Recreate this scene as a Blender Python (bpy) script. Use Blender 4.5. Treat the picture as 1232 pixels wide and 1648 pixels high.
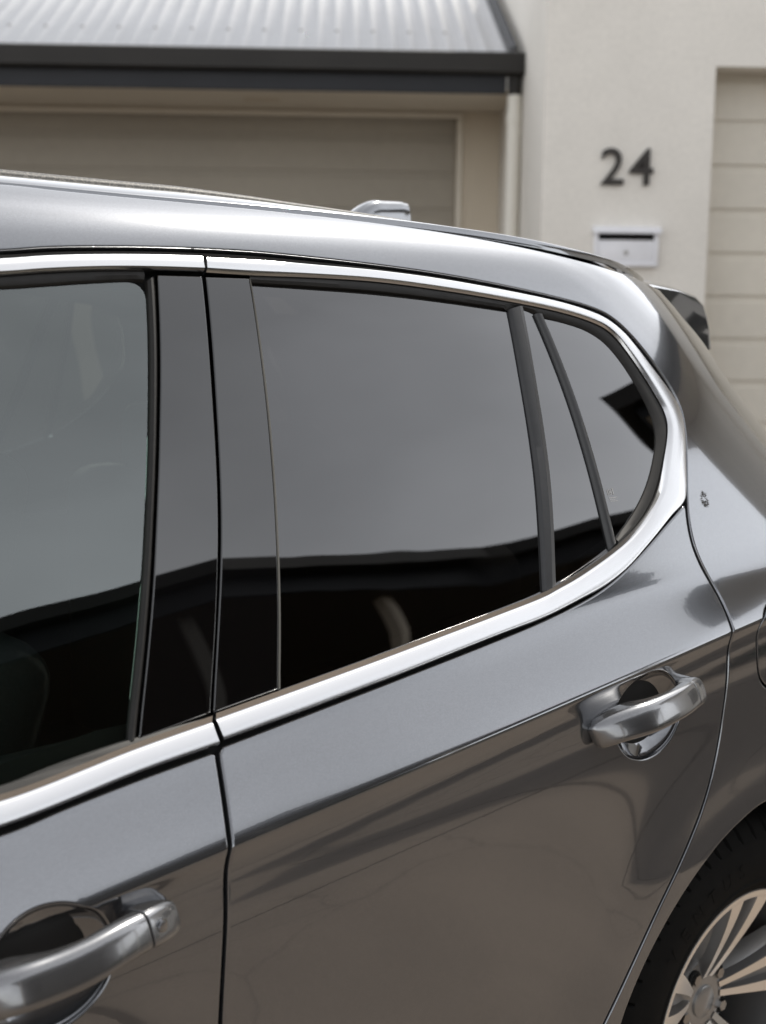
import bpy, bmesh, math, random
import numpy as np
from mathutils import Vector, Matrix, Euler
from mathutils.geometry import delaunay_2d_cdt

scene = bpy.context.scene
for o in list(bpy.data.objects):
    bpy.data.objects.remove(o)

# ---------------------------------------------------------------- camera
cam_data = bpy.data.cameras.new("camera")
cam = bpy.data.objects.new("camera", cam_data)
scene.collection.objects.link(cam)
scene.camera = cam
cam_data.sensor_fit = 'VERTICAL'
cam_data.sensor_height = 36.0
cam_data.sensor_width = 27.0
cam_data.lens = 50.0
cam_data.clip_start = 0.05
cam_data.clip_end = 2000.0
EYE = 1.615
PITCH = math.atan((824 - 430) / (50 / 36 * 1648))
ROLL = 0.012
_c, _s = math.cos(PITCH), math.sin(PITCH)
_up0 = Vector((0, _s, _c)); _r0 = Vector((1, 0, 0))
_r = math.cos(ROLL) * _r0 + math.sin(ROLL) * _up0
_u = -math.sin(ROLL) * _r0 + math.cos(ROLL) * _up0
_f = Vector((0, _c, -_s))
cam.matrix_world = Matrix(((_r.x, _u.x, -_f.x, 0.0), (_r.y, _u.y, -_f.y, 0.0), (_r.z, _u.z, -_f.z, EYE), (0, 0, 0, 1)))
cam_data.dof.use_dof = True
cam_data.dof.focus_distance = 1.95
cam_data.dof.aperture_fstop = 4.5

# ---------------------------------------------------------------- sky, sun, exposure
SUN_AZ, SUN_EL = 47.0, 53.0          # azimuth counter-clockwise from +X
world = bpy.data.worlds.new("World")
scene.world = world
world.use_nodes = True
wn, wl = world.node_tree.nodes, world.node_tree.links
wn.clear()
w_out = wn.new("ShaderNodeOutputWorld")
w_bg = wn.new("ShaderNodeBackground")
sky = wn.new("ShaderNodeTexSky")
sky.sky_type = 'NISHITA'
sky.sun_disc = False
sky.sun_elevation = math.radians(SUN_EL)
sky.sun_rotation = math.radians(90.0 - SUN_AZ)
sky.altitude = 50.0
sky.air_density = 1.0
sky.dust_density = 0.8
sky.ozone_density = 1.0
w_hs = wn.new("ShaderNodeHueSaturation")
w_hs.inputs['Saturation'].default_value = 0.12
w_co = wn.new("ShaderNodeTexCoord")
w_no = wn.new("ShaderNodeTexNoise")
w_no.inputs['Scale'].default_value = 2.2
w_no.inputs['Detail'].default_value = 4.0
w_no.inputs['Roughness'].default_value = 0.5
w_mr = wn.new("ShaderNodeMapRange")
w_mr.inputs['From Min'].default_value = 0.35
w_mr.inputs['From Max'].default_value = 0.65
w_mr.inputs['To Min'].default_value = 0.82
w_mr.inputs['To Max'].default_value = 1.18
w_mul = wn.new("ShaderNodeMixRGB")
w_mul.blend_type = 'MULTIPLY'
w_mul.inputs[0].default_value = 1.0
wl.new(w_co.outputs['Generated'], w_no.inputs['Vector'])
wl.new(w_no.outputs['Fac'], w_mr.inputs['Value'])
wl.new(sky.outputs['Color'], w_hs.inputs['Color'])
wl.new(w_hs.outputs['Color'], w_mul.inputs[1])
wl.new(w_mr.outputs['Result'], w_mul.inputs[2])
wl.new(w_mul.outputs['Color'], w_bg.inputs['Color'])
w_bg.inputs['Strength'].default_value = 0.15
wl.new(w_bg.outputs['Background'], w_out.inputs['Surface'])

sun_data = bpy.data.lights.new("sun", 'SUN')
sun_data.energy = 2.2
sun_data.angle = math.radians(0.8)
sun_data.color = (1.0, 0.94, 0.84)
sun = bpy.data.objects.new("sun", sun_data)
scene.collection.objects.link(sun)
_sd = Vector((math.cos(math.radians(SUN_AZ)) * math.cos(math.radians(SUN_EL)),
              math.sin(math.radians(SUN_AZ)) * math.cos(math.radians(SUN_EL)), math.sin(math.radians(SUN_EL))))
sun.rotation_euler = _sd.to_track_quat('Z', 'Y').to_euler()
sun.location = (10, 20, 25)

scene.view_settings.view_transform = 'Standard'
scene.view_settings.look = 'None'
scene.view_settings.gamma = 1.0
scene.view_settings.use_curve_mapping = False
scene.view_settings.exposure = 1.16
scene.cycles.max_bounces = 10
scene.cycles.glossy_bounces = 6
scene.cycles.transparent_max_bounces = 12
scene.cycles.use_denoising = True
scene.cycles.sample_clamp_indirect = 8.0

# ---------------------------------------------------------------- car body surface: half width as a function of (x, z)
def pchip(xs,ys):
    """C1 monotone-ish cubic -> returns vectorised function (natural cubic spline, linear outside)"""
    xs=np.array(xs,float);ys=np.array(ys,float);n=len(xs)
    h=np.diff(xs);A=np.zeros((n,n));b=np.zeros(n);A[0,0]=A[-1,-1]=1
    for i in range(1,n-1):
        A[i,i-1]=h[i-1];A[i,i]=2*(h[i-1]+h[i]);A[i,i+1]=h[i]
        b[i]=6*((ys[i+1]-ys[i])/h[i]-(ys[i]-ys[i-1])/h[i-1])
    M=np.linalg.solve(A,b)
    s0=(ys[1]-ys[0])/h[0]-h[0]*M[1]/6; s1=(ys[-1]-ys[-2])/h[-1]+h[-1]*M[-2]/6
    def f(x):
        x=np.asarray(x,float);i=np.clip(np.searchsorted(xs,x)-1,0,n-2)
        xc=np.clip(x,xs[0],xs[-1])
        a=(xs[i+1]-xc);c=(xc-xs[i]);hh=h[i]
        r=(M[i]*a**3+M[i+1]*c**3)/(6*hh)+(ys[i]/hh-M[i]*hh/6)*a+(ys[i+1]/hh-M[i+1]*hh/6)*c
        return r+np.where(x<xs[0],(x-xs[0])*s0,0)+np.where(x>xs[-1],(x-xs[-1])*s1,0)
    return f
# crease height, roof edge height along the car
z_crease=pchip([-3.4,-2.2,-1.25,-.60,-.335,-.07,.3,.8],[.80,.885,.962,1.020,1.046,1.073,1.105,1.14])
z_roof=pchip([-2.6,-1.9,-1.12,-.95,-.722,-.514,-.39,-.25,-.14,-.01,.10,.20,.4,.8],[1.58,1.69,1.711,1.7035,1.695,1.6835,1.6745,1.6605,1.6465,1.630,1.612,1.593,1.545,1.44])
# lean angle of the section from the crease (0) to the roof edge (1)
_h=np.linspace(0,1,2001)
_th=np.radians(pchip([0,.05,.11,.145,.18,.24,.35,.6,.80,.87,.905,.94,.97,1.0],[31,32,31,26.5,22.8,21.2,21.8,25,28,31,34,41,51,64])(_h))
_t=np.tan(_th); _G=np.concatenate([[0],np.cumsum((_t[1:]+_t[:-1])/2*(_h[1]-_h[0]))])
_slope_end=_t[-1]
def G(h):
    r=np.interp(np.clip(h,0,1),_h,_G)
    return r+np.where(h>1,(h-1)*_slope_end,0)
# below the crease: inset (m) as a function of distance below the crease
_low=pchip([0,.01,.02,.03,.045,.06,.08,.10,.14,.20,.30,.45,.58,.66,.72,.80],[.0,.0030,.0052,.0060,.0052,.0034,.0015,.0006,.0003,.0006,.0003,.0018,.010,.032,.064,.14])
W0=.935; RA=.95; RX=-.095; RL=.56
def smax0(x,k):   # smooth max(x,0)
    return .5*(x+np.sqrt(x*x+k*k))-0*k
def V(x,z):
    x=np.asarray(x,float);z=np.asarray(z,float)
    zc=z_crease(x);zr=z_roof(x);H=zr-zc
    e=z-zc
    k=.0035; rt=np.sqrt(e*e+k*k)
    v=W0-G(.5*(e+rt)/H)*H-_low(.5*(rt-e))
    # rear plan curvature
    zz=np.maximum(z,1.0)
    q=smax0(x-(RX-RL*(zz-1.34)+.5*smax0(1.33-zz,.05)-.25*np.minimum(z-1.0,0)),.06)
    v=v-RA*q*q
    # front plan curvature
    qf=np.maximum(-2.3-x,0); v=v-.16*qf*qf
    # wheel-arch flare
    for xc in (0.0,-2.68):
        r=np.sqrt((x-xc)**2+(z-.36)**2)
        v=v+.020*np.exp(-(np.maximum(r-.40,0)/.12)**2)*np.clip((1.02-z)/.3,0,1)
    return v

# side-elevation drawing of the car, metres (x rearwards, z up)
T = {}
T['roof_line']=[(-1.1327,1.7101),(-1.0563,1.7051),(-0.9726,1.7016),(-0.8783,1.6973),(-0.7606,1.6925),(-0.5763,1.6802),(-0.4673,1.6714),(-0.3553,1.6573),(-0.2679,1.6438),(-0.2089,1.634),(-0.1338,1.6221),(-0.0413,1.6075),(0.0336,1.594)]
T['tail_gap']=[(0.1055,1.5817),(0.103,1.5743),(0.1388,1.5416),(0.176,1.506),(0.1935,1.4869)]
T['cant_low']=[(-1.177,1.6288),(-1.1181,1.6341),(-1.0577,1.636),(-0.9222,1.6369),(-0.8312,1.6345),(-0.7355,1.6278),(-0.6266,1.6191),(-0.5197,1.6092),(-0.4068,1.5941),(-0.2798,1.5719),(-0.2176,1.5593),(-0.1866,1.5485),(-0.166,1.5367),(-0.1439,1.5162),(-0.1246,1.4926),(-0.1056,1.4601),(-0.0871,1.4256),(-0.0813,1.4003),(-0.0875,1.3767),(-0.0993,1.3478),(-0.1133,1.3146),(-0.1336,1.27),(-0.1459,1.2346),(-0.1504,1.1969),(-0.1439,1.1693),(-0.1333,1.1415),(-0.1271,1.114),(-0.1265,1.0926),(-0.1302,1.0781),(-0.1294,1.0425),(-0.1375,0.9989),(-0.1436,0.9557),(-0.1524,0.8976),(-0.1713,0.8414),(-0.2019,0.7988),(-0.2315,0.7607),(-0.2749,0.718),(-0.3203,0.6643),(-0.3568,0.6175),(-0.3841,0.581),(-0.4176,0.5369),(-0.4247,0.5264)]
T['ch_up_top_f']=[(-1.1807,1.6182),(-1.1224,1.6225),(-1.0419,1.6251),(-0.9723,1.6257),(-0.9072,1.6251)]
T['ch_up_bot_f']=[(-1.1867,1.6),(-1.1289,1.6041),(-1.0487,1.6073),(-0.9797,1.6075),(-0.9106,1.6061)]
T['ch_out']=[(-0.9011,1.624),(-0.813,1.6212),(-0.7411,1.6167),(-0.6315,1.6097),(-0.5249,1.5995),(-0.4122,1.5846),(-0.2844,1.564),(-0.223,1.5489),(-0.1936,1.5377),(-0.1677,1.5195),(-0.146,1.4932),(-0.127,1.4638),(-0.1048,1.4303),(-0.0907,1.4018),(-0.0912,1.3788),(-0.0983,1.3573),(-0.1144,1.3204),(-0.1345,1.2748),(-0.1456,1.2598),(-0.1863,1.2413),(-0.2528,1.2079),(-0.316,1.178),(-0.3731,1.1593),(-0.4252,1.1489),(-0.5022,1.1353),(-0.5968,1.125),(-0.7886,1.103),(-0.8222,1.0997),(-0.9272,1.089),(-1.0541,1.0772)]
T['ch_in']=[(-0.9072,1.6053),(-0.8382,1.6021),(-0.749,1.5998),(-0.6389,1.5949),(-0.5327,1.5846),(-0.4198,1.5704),(-0.2921,1.5501),(-0.2311,1.5349),(-0.2023,1.5231),(-0.1852,1.5085),(-0.1697,1.4853),(-0.1513,1.4498),(-0.1386,1.4195),(-0.1307,1.3982),(-0.1311,1.3783),(-0.1426,1.3554),(-0.1632,1.3277),(-0.1943,1.2892),(-0.2241,1.2623),(-0.2655,1.2363),(-0.3178,1.2149),(-0.4104,1.1862),(-0.4595,1.1752),(-0.4856,1.1693),(-0.5843,1.1568),(-0.7765,1.1353),(-0.8104,1.1316),(-0.9586,1.1166),(-1.0542,1.1071)]
T['ch_lo_top_f']=[(-1.3229,1.0768),(-1.2769,1.0808),(-1.2284,1.0871),(-1.1651,1.0953),(-1.0598,1.1054)]
T['ch_lo_bot_f']=[(-1.3316,1.0469),(-1.2625,1.0538),(-1.1621,1.0658),(-1.0612,1.074)]
T['qglass']=[(-0.3295,1.5437),(-0.2821,1.5356),(-0.2372,1.5237),(-0.2111,1.5072),(-0.19,1.4812),(-0.1733,1.4437),(-0.1613,1.4111),(-0.1566,1.3788),(-0.1621,1.3585),(-0.1878,1.3201),(-0.221,1.2845),(-0.258,1.2546),(-0.3148,1.2226)]
T['bar2_l']=[(-0.3452,1.5493),(-0.338,1.49),(-0.3318,1.4347),(-0.3299,1.3378),(-0.3352,1.2089)]
T['bar2_r']=[(-0.3289,1.5473),(-0.3217,1.4896),(-0.316,1.434),(-0.3128,1.3249),(-0.3178,1.2185)]
T['bar1_l']=[(-0.3952,1.5562),(-0.4147,1.4647),(-0.4306,1.3789),(-0.4436,1.3159),(-0.4642,1.2469),(-0.4871,1.1695)]
T['bar1_m']=[(-0.3757,1.5587),(-0.3942,1.4729),(-0.4151,1.3779),(-0.4333,1.3004),(-0.4527,1.2338),(-0.4745,1.1704)]
T['bar1_r']=[(-0.3629,1.5595),(-0.3856,1.4637),(-0.4013,1.377),(-0.4164,1.3137),(-0.4342,1.2524),(-0.4604,1.1728)]
T['rglass_top']=[(-0.8423,1.5926),(-0.7545,1.5876),(-0.6451,1.5818),(-0.5389,1.5721),(-0.3961,1.5544)]
T['rglass_l']=[(-0.8434,1.5923),(-0.8521,1.5384),(-0.8626,1.484),(-0.8745,1.426),(-0.8914,1.3546),(-0.9063,1.297),(-0.9201,1.2403),(-0.9349,1.1874),(-0.9563,1.1183)]
T['rglass_bot']=[(-0.9559,1.1196),(-0.7755,1.1382),(-0.6426,1.1544),(-0.4862,1.171)]
T['pilr_l']=[(-0.9084,1.6015),(-0.9487,1.4449),(-0.9708,1.3611),(-0.9864,1.3052),(-0.9997,1.2634),(-1.0195,1.2065),(-1.0538,1.1083)]
T['pilr_r']=[(-0.842,1.6002),(-0.855,1.5385),(-0.8654,1.4841),(-0.8773,1.4262),(-0.8941,1.3549),(-0.909,1.2973),(-0.9228,1.2406),(-0.9375,1.1878),(-0.9591,1.1181)]
T['pilf_r']=[(-0.9131,1.6022),(-0.9532,1.4451),(-0.9734,1.3613),(-0.9902,1.3056),(-1.0031,1.2638),(-1.0211,1.2067),(-1.057,1.1089)]
T['pilf_l']=[(-0.9782,1.6033),(-1.0123,1.49),(-1.0364,1.4215),(-1.0757,1.3088),(-1.097,1.2444),(-1.116,1.1946),(-1.1541,1.0983)]
T['seal_l']=[(-0.9945,1.5965),(-1.0079,1.5469),(-1.0434,1.4354),(-1.074,1.3486),(-1.1044,1.2589),(-1.1322,1.1844),(-1.1673,1.0983)]
T['fglass_top']=[(-1.1904,1.5884),(-1.1331,1.5917),(-1.0729,1.5955),(-1.0106,1.5976),(-0.998,1.5965)]
T['fglass_bot']=[(-1.3217,1.0813),(-1.2751,1.0874),(-1.2268,1.0927),(-1.1691,1.0973)]
T['b_gap']=[(-1.0617,1.0728),(-1.0678,1.0422),(-1.0783,0.9996),(-1.0842,0.9792),(-1.0847,0.9667),(-1.0884,0.9239),(-1.0945,0.8552),(-1.0997,0.7703)]
T['arch']=[(-0.0401,0.7727),(-0.1025,0.7636),(-0.1744,0.7362),(-0.2247,0.7045),(-0.2722,0.6692),(-0.3101,0.6328),(-0.3468,0.5909),(-0.375,0.5516),(-0.3898,0.5146)]
T['door_top_f']=[(-1.3332,1.0421),(-1.2634,1.0511),(-1.1612,1.0619),(-1.0654,1.0696)]
T['door_top_r']=[(-1.0593,1.0723),(-0.9285,1.0858),(-0.79,1.0996),(-0.5987,1.1205),(-0.504,1.1312),(-0.427,1.1449),(-0.3748,1.1552),(-0.3179,1.1734),(-0.2549,1.2027),(-0.1885,1.236),(-0.1461,1.2552)]
T['fuel']=[(-0.0338,1.0916),(-0.051,1.0856),(-0.0646,1.0726),(-0.0513,1.0292),(-0.0357,0.9783)]
T['rcup']=[(-0.4082,1.0073),(-0.3861,1.0332),(-0.3382,1.0391),(-0.292,1.0155),(-0.2763,0.9505),(-0.3002,0.9211),(-0.3543,0.917),(-0.3969,0.9461)]
T['rhandle']=[(-0.4644,0.9836),(-0.4624,0.9567),(-0.3572,0.9459),(-0.2354,0.9623),(-0.2105,0.9862),(-0.2153,1.0052),(-0.2423,1.0139),(-0.2635,1.0149),(-0.3382,0.9946),(-0.3945,0.9955)]
T['fhandle']=[(-1.3653,0.8832),(-1.3066,0.8892),(-1.2077,0.8838),(-1.1658,0.9018),(-1.155,0.9228),(-1.1645,0.9418),(-1.2344,0.9437),(-1.2464,0.9162),(-1.3625,0.914)]
T['fcup']=[(-1.362,0.9576),(-1.331,0.9718),(-1.2904,0.9715),(-1.2584,0.9593),(-1.2357,0.9404),(-1.2502,0.8668),(-1.2914,0.8414)]
T['rh_axis']=[(-0.4643,0.9695),(-0.4542,0.9749),(-0.4286,0.9824),(-0.3938,0.9871),(-0.3441,0.9909),(-0.294,0.9938),(-0.2513,0.9952),(-0.2159,0.9934)]
T['fh_axis']=[(-1.4255,0.8969),(-1.4038,0.9046),(-1.3797,0.9155),(-1.3319,0.9184),(-1.2773,0.9231),(-1.2458,0.9277),(-1.2104,0.9271),(-1.1807,0.9243),(-1.1603,0.9229)]
T['fhole']=[(-1.1945,0.925)]
T['pillar_mark']=[(-0.0954,1.2591)]
T['etch']=[(-0.2967,1.2842)]
T['glint']=[(-0.7703,1.6643)]

# ---------------------------------------------------------------- helpers
COL = scene.collection
rnd = random.Random(7)

def link(name, mesh, mat=None, parent=None, loc=None, rotz=0.0):
    o = bpy.data.objects.new(name, mesh)
    COL.objects.link(o)
    if mat is not None and mesh is not None and not mesh.materials:
        for m in (mat if isinstance(mat, (list, tuple)) else [mat]):
            mesh.materials.append(m)
    if parent is not None:
        o.parent = parent
    if loc is not None:
        o.location = loc
    o.rotation_euler.z = rotz
    return o

def tag(o, label, cat, group=None):
    o["label"] = label; o["category"] = cat
    if group: o["group"] = group
    return o

def structure(o, kind="structure"):
    o["kind"] = kind
    return o

def mesh_from(name, verts, faces, smooth=False, sharp=None):
    me = bpy.data.meshes.new(name)
    me.from_pydata([tuple(map(float, v)) for v in verts], [], faces)
    me.validate()
    if smooth or sharp is not None:
        me.polygons.foreach_set("use_smooth", [True] * len(me.polygons))
    if sharp is not None:
        me.set_sharp_from_angle(angle=math.radians(sharp))
    me.update()
    return me

class MB:
    """collects simple solids into one mesh"""
    def __init__(self): self.v, self.f = [], []
    def add(self, vs, fs):
        n = len(self.v); self.v += [tuple(map(float, a)) for a in vs]; self.f += [tuple(i + n for i in q) for q in fs]
    def box(self, x0, x1, y0, y1, z0, z1):
        vs = [(x0,y0,z0),(x1,y0,z0),(x1,y1,z0),(x0,y1,z0),(x0,y0,z1),(x1,y0,z1),(x1,y1,z1),(x0,y1,z1)]
        self.add(vs, [(0,3,2,1),(4,5,6,7),(0,1,5,4),(1,2,6,5),(2,3,7,6),(3,0,4,7)])
        return self
    def bbox(self, x0, x1, y0, y1, z0, z1, b=0.004):
        """box with a bevelled outline"""
        bm = bmesh.new()
        vs = [bm.verts.new(p) for p in [(x0,y0,z0),(x1,y0,z0),(x1,y1,z0),(x0,y1,z0),(x0,y0,z1),(x1,y0,z1),(x1,y1,z1),(x0,y1,z1)]]
        for q in [(0,3,2,1),(4,5,6,7),(0,1,5,4),(1,2,6,5),(2,3,7,6),(3,0,4,7)]:
            bm.faces.new([vs[i] for i in q])
        bmesh.ops.bevel(bm, geom=list(bm.edges), offset=b, segments=2, profile=0.5, affect='EDGES')
        bm.verts.index_update()
        self.add([v.co[:] for v in bm.verts], [[v.index for v in f.verts] for f in bm.faces])
        bm.free(); return self
    def tube(self, pts, r, n=12, caps=True):
        pts = [Vector(p) for p in pts]; rings = []
        for i, p in enumerate(pts):
            t = (pts[min(i+1, len(pts)-1)] - pts[max(i-1, 0)]).normalized()
            a = t.cross(Vector((0,0,1)) if abs(t.z) < .9 else Vector((1,0,0))).normalized(); b = t.cross(a)
            rr = r[i] if isinstance(r, (list, tuple)) else r
            rings.append([p + a*rr*math.cos(2*math.pi*k/n) + b*rr*math.sin(2*math.pi*k/n) for k in range(n)])
        vs = [v for ring in rings for v in ring]; fs = []
        for i in range(len(rings)-1):
            for k in range(n):
                fs.append((i*n+k, i*n+(k+1) % n, (i+1)*n+(k+1) % n, (i+1)*n+k))
        if caps:
            fs.append(tuple(range(n))[::-1]); fs.append(tuple((len(rings)-1)*n+k for k in range(n)))
        self.add(vs, fs); return self
    def prism(self, poly, axis, a0, a1):
        """extrude a 2-D polygon; axis 'y': poly in (x,z); 'z': poly in (x,y); 'x': poly in (y,z)"""
        n = len(poly)
        def P(p, a): return {'y': (p[0], a, p[1]), 'z': (p[0], p[1], a), 'x': (a, p[0], p[1])}[axis]
        vs = [P(p, a0) for p in poly] + [P(p, a1) for p in poly]
        fs = [tuple(range(n)), tuple(range(2*n-1, n-1, -1))] + [(i, n+i, n+(i+1) % n, (i+1) % n) for i in range(n)]
        self.add(vs, fs); return self
    def obj(self, name, mat, parent=None, sharp=None, **k):
        me = mesh_from(name, self.v, self.f, sharp=sharp)
        bm = bmesh.new(); bm.from_mesh(me); bmesh.ops.recalc_face_normals(bm, faces=bm.faces); bm.to_mesh(me); bm.free()
        if sharp is not None: me.set_sharp_from_angle(angle=math.radians(sharp))
        return link(name, me, mat, parent, **k)

def empty(name, loc=(0,0,0), rotz=0.0):
    o = bpy.data.objects.new(name, None); COL.objects.link(o); o.location = loc; o.rotation_euler.z = rotz
    o.empty_display_size = .2
    return o

# ---------------------------------------------------------------- materials
def new_mat(name):
    m = bpy.data.materials.new(name); m.use_nodes = True
    nt = m.node_tree; nt.nodes.clear()
    out = nt.nodes.new("ShaderNodeOutputMaterial")
    return m, nt, out

def principled(name, col, rough=.5, metal=0.0, coat=0.0, coat_rough=.03, spec=.5, noise=None, bump=None, ior=1.5):
    """noise=(scale, amount, detail) colour variation; bump=(scale, strength)"""
    m, nt, out = new_mat(name)
    b = nt.nodes.new("ShaderNodeBsdfPrincipled")
    b.inputs['Base Color'].default_value = (*col, 1); b.inputs['Roughness'].default_value = rough
    b.inputs['Metallic'].default_value = metal; b.inputs['Coat Weight'].default_value = coat
    b.inputs['Coat Roughness'].default_value = coat_rough; b.inputs['Specular IOR Level'].default_value = spec
    b.inputs['IOR'].default_value = ior
    nt.links.new(b.outputs[0], out.inputs[0])
    tc = nt.nodes.new("ShaderNodeTexCoord")
    if noise:
        layers = noise if isinstance(noise, list) else [noise]
        cur = None
        for sc, am, det in layers:
            n = nt.nodes.new("ShaderNodeTexNoise"); n.inputs['Scale'].default_value = sc; n.inputs['Detail'].default_value = det
            nt.links.new(tc.outputs['Object'], n.inputs['Vector'])
            mr = nt.nodes.new("ShaderNodeMapRange")
            mr.inputs['From Min'].default_value = .25; mr.inputs['From Max'].default_value = .75
            mr.inputs['To Min'].default_value = 1-am; mr.inputs['To Max'].default_value = 1+am
            nt.links.new(n.outputs['Fac'], mr.inputs['Value'])
            mx = nt.nodes.new("ShaderNodeMixRGB"); mx.blend_type = 'MULTIPLY'; mx.inputs[0].default_value = 1
            if cur is None: mx.inputs[1].default_value = (*col, 1)
            else: nt.links.new(cur, mx.inputs[1])
            nt.links.new(mr.outputs[0], mx.inputs[2]); cur = mx.outputs[0]
        nt.links.new(cur, b.inputs['Base Color'])
    if bump:
        n = nt.nodes.new("ShaderNodeTexNoise"); n.inputs['Scale'].default_value = bump[0]; n.inputs['Detail'].default_value = 3
        nt.links.new(tc.outputs['Object'], n.inputs['Vector'])
        bp = nt.nodes.new("ShaderNodeBump"); bp.inputs['Strength'].default_value = bump[1]; bp.inputs['Distance'].default_value = bump[2] if len(bump) > 2 else .002
        nt.links.new(n.outputs['Fac'], bp.inputs['Height']); nt.links.new(bp.outputs[0], b.inputs['Normal'])
    return m

def paint_mat(name, col, rough=.12, cr=(.004, .016)):
    m, nt, out = new_mat(name)
    b = nt.nodes.new("ShaderNodeBsdfPrincipled")
    b.inputs['Metallic'].default_value = .85; b.inputs['Roughness'].default_value = rough
    b.inputs['Coat Weight'].default_value = 1.0; b.inputs['Coat Roughness'].default_value = .012; b.inputs['Coat IOR'].default_value = 1.7
    tc = nt.nodes.new("ShaderNodeTexCoord")
    v = nt.nodes.new("ShaderNodeTexVoronoi"); v.inputs['Scale'].default_value = 900.0
    nt.links.new(tc.outputs['Object'], v.inputs['Vector'])
    sp = nt.nodes.new("ShaderNodeSeparateColor"); nt.links.new(v.outputs['Color'], sp.inputs[0])
    mr = nt.nodes.new("ShaderNodeMapRange"); mr.inputs['To Min'].default_value = .9; mr.inputs['To Max'].default_value = 1.1
    nt.links.new(sp.outputs[0], mr.inputs['Value'])
    mx = nt.nodes.new("ShaderNodeMixRGB"); mx.blend_type = 'MULTIPLY'; mx.inputs[0].default_value = 1; mx.inputs[1].default_value = (*col, 1)
    nt.links.new(mr.outputs[0], mx.inputs[2]); nt.links.new(mx.outputs[0], b.inputs['Base Color'])
    # faint road dust film on the clear coat
    n2 = nt.nodes.new("ShaderNodeTexNoise"); n2.inputs['Scale'].default_value = 9.0; n2.inputs['Detail'].default_value = 6.0
    nt.links.new(tc.outputs['Object'], n2.inputs['Vector'])
    m2 = nt.nodes.new("ShaderNodeMapRange"); m2.inputs['From Min'].default_value = .35; m2.inputs['From Max'].default_value = .7
    m2.inputs['To Min'].default_value = cr[0]; m2.inputs['To Max'].default_value = cr[1]
    nt.links.new(n2.outputs['Fac'], m2.inputs['Value']); nt.links.new(m2.outputs[0], b.inputs['Coat Roughness'])
    # faint orange peel
    n3 = nt.nodes.new("ShaderNodeTexNoise"); n3.inputs['Scale'].default_value = 190.0; n3.inputs['Detail'].default_value = 1.0
    nt.links.new(tc.outputs['Object'], n3.inputs['Vector'])
    bp = nt.nodes.new("ShaderNodeBump"); bp.inputs['Strength'].default_value = .015; bp.inputs['Distance'].default_value = .0006
    nt.links.new(n3.outputs['Fac'], bp.inputs['Height']); nt.links.new(bp.outputs[0], b.inputs['Coat Normal'])
    nt.links.new(b.outputs[0], out.inputs[0])
    return m

def glass_mat(name, tint, boost=1.0, ior=1.52, col=(.97, .97, .98)):
    m, nt, out = new_mat(name)
    fr = nt.nodes.new("ShaderNodeFresnel"); fr.inputs['IOR'].default_value = ior
    mul = nt.nodes.new("ShaderNodeMath"); mul.operation = 'MULTIPLY'; mul.use_clamp = True; mul.inputs[1].default_value = boost
    nt.links.new(fr.outputs[0], mul.inputs[0])
    gm = nt.nodes.new("ShaderNodeNewGeometry")     # a thin sheet reflects alike from both faces
    io = nt.nodes.new("ShaderNodeMapRange"); io.inputs['To Min'].default_value = ior; io.inputs['To Max'].default_value = 1/ior
    nt.links.new(gm.outputs['Backfacing'], io.inputs['Value']); nt.links.new(io.outputs[0], fr.inputs['IOR'])
    tc = nt.nodes.new("ShaderNodeTexCoord"); nz = nt.nodes.new("ShaderNodeTexNoise"); nz.inputs['Scale'].default_value = 5.0; nz.inputs['Detail'].default_value = 1.0
    nt.links.new(tc.outputs['Object'], nz.inputs['Vector'])
    bp = nt.nodes.new("ShaderNodeBump"); bp.inputs['Strength'].default_value = .05; bp.inputs['Distance'].default_value = .012
    nt.links.new(nz.outputs['Fac'], bp.inputs['Height'])
    tr = nt.nodes.new("ShaderNodeBsdfTransparent"); tr.inputs[0].default_value = (*tint, 1)
    gl = nt.nodes.new("ShaderNodeBsdfGlossy"); gl.inputs['Roughness'].default_value = 0.0; gl.inputs['Color'].default_value = (*col, 1)
    nt.links.new(bp.outputs[0], gl.inputs['Normal'])
    mx = nt.nodes.new("ShaderNodeMixShader")
    nt.links.new(mul.outputs[0], mx.inputs[0]); nt.links.new(tr.outputs[0], mx.inputs[1]); nt.links.new(gl.outputs[0], mx.inputs[2])
    nt.links.new(mx.outputs[0], out.inputs[0])
    return m

def strip_mat():
    """black roof strip with sparkling grit"""
    m, nt, out = new_mat("gritty_rubber")
    b = nt.nodes.new("ShaderNodeBsdfPrincipled"); b.inputs['Roughness'].default_value = .55
    tc = nt.nodes.new("ShaderNodeTexCoord"); v = nt.nodes.new("ShaderNodeTexVoronoi"); v.inputs['Scale'].default_value = 420
    nt.links.new(tc.outputs['Object'], v.inputs['Vector'])
    sp = nt.nodes.new("ShaderNodeSeparateColor"); nt.links.new(v.outputs['Color'], sp.inputs[0])
    cr = nt.nodes.new("ShaderNodeValToRGB")
    cr.color_ramp.elements[0].position = .55; cr.color_ramp.elements[0].color = (.02,.019,.017,1)
    cr.color_ramp.elements[1].position = .95; cr.color_ramp.elements[1].color = (.11,.10,.085,1)
    nt.links.new(sp.outputs[0], cr.inputs[0]); nt.links.new(cr.outputs[0], b.inputs['Base Color'])
    nt.links.new(b.outputs[0], out.inputs[0]); return m

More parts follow.
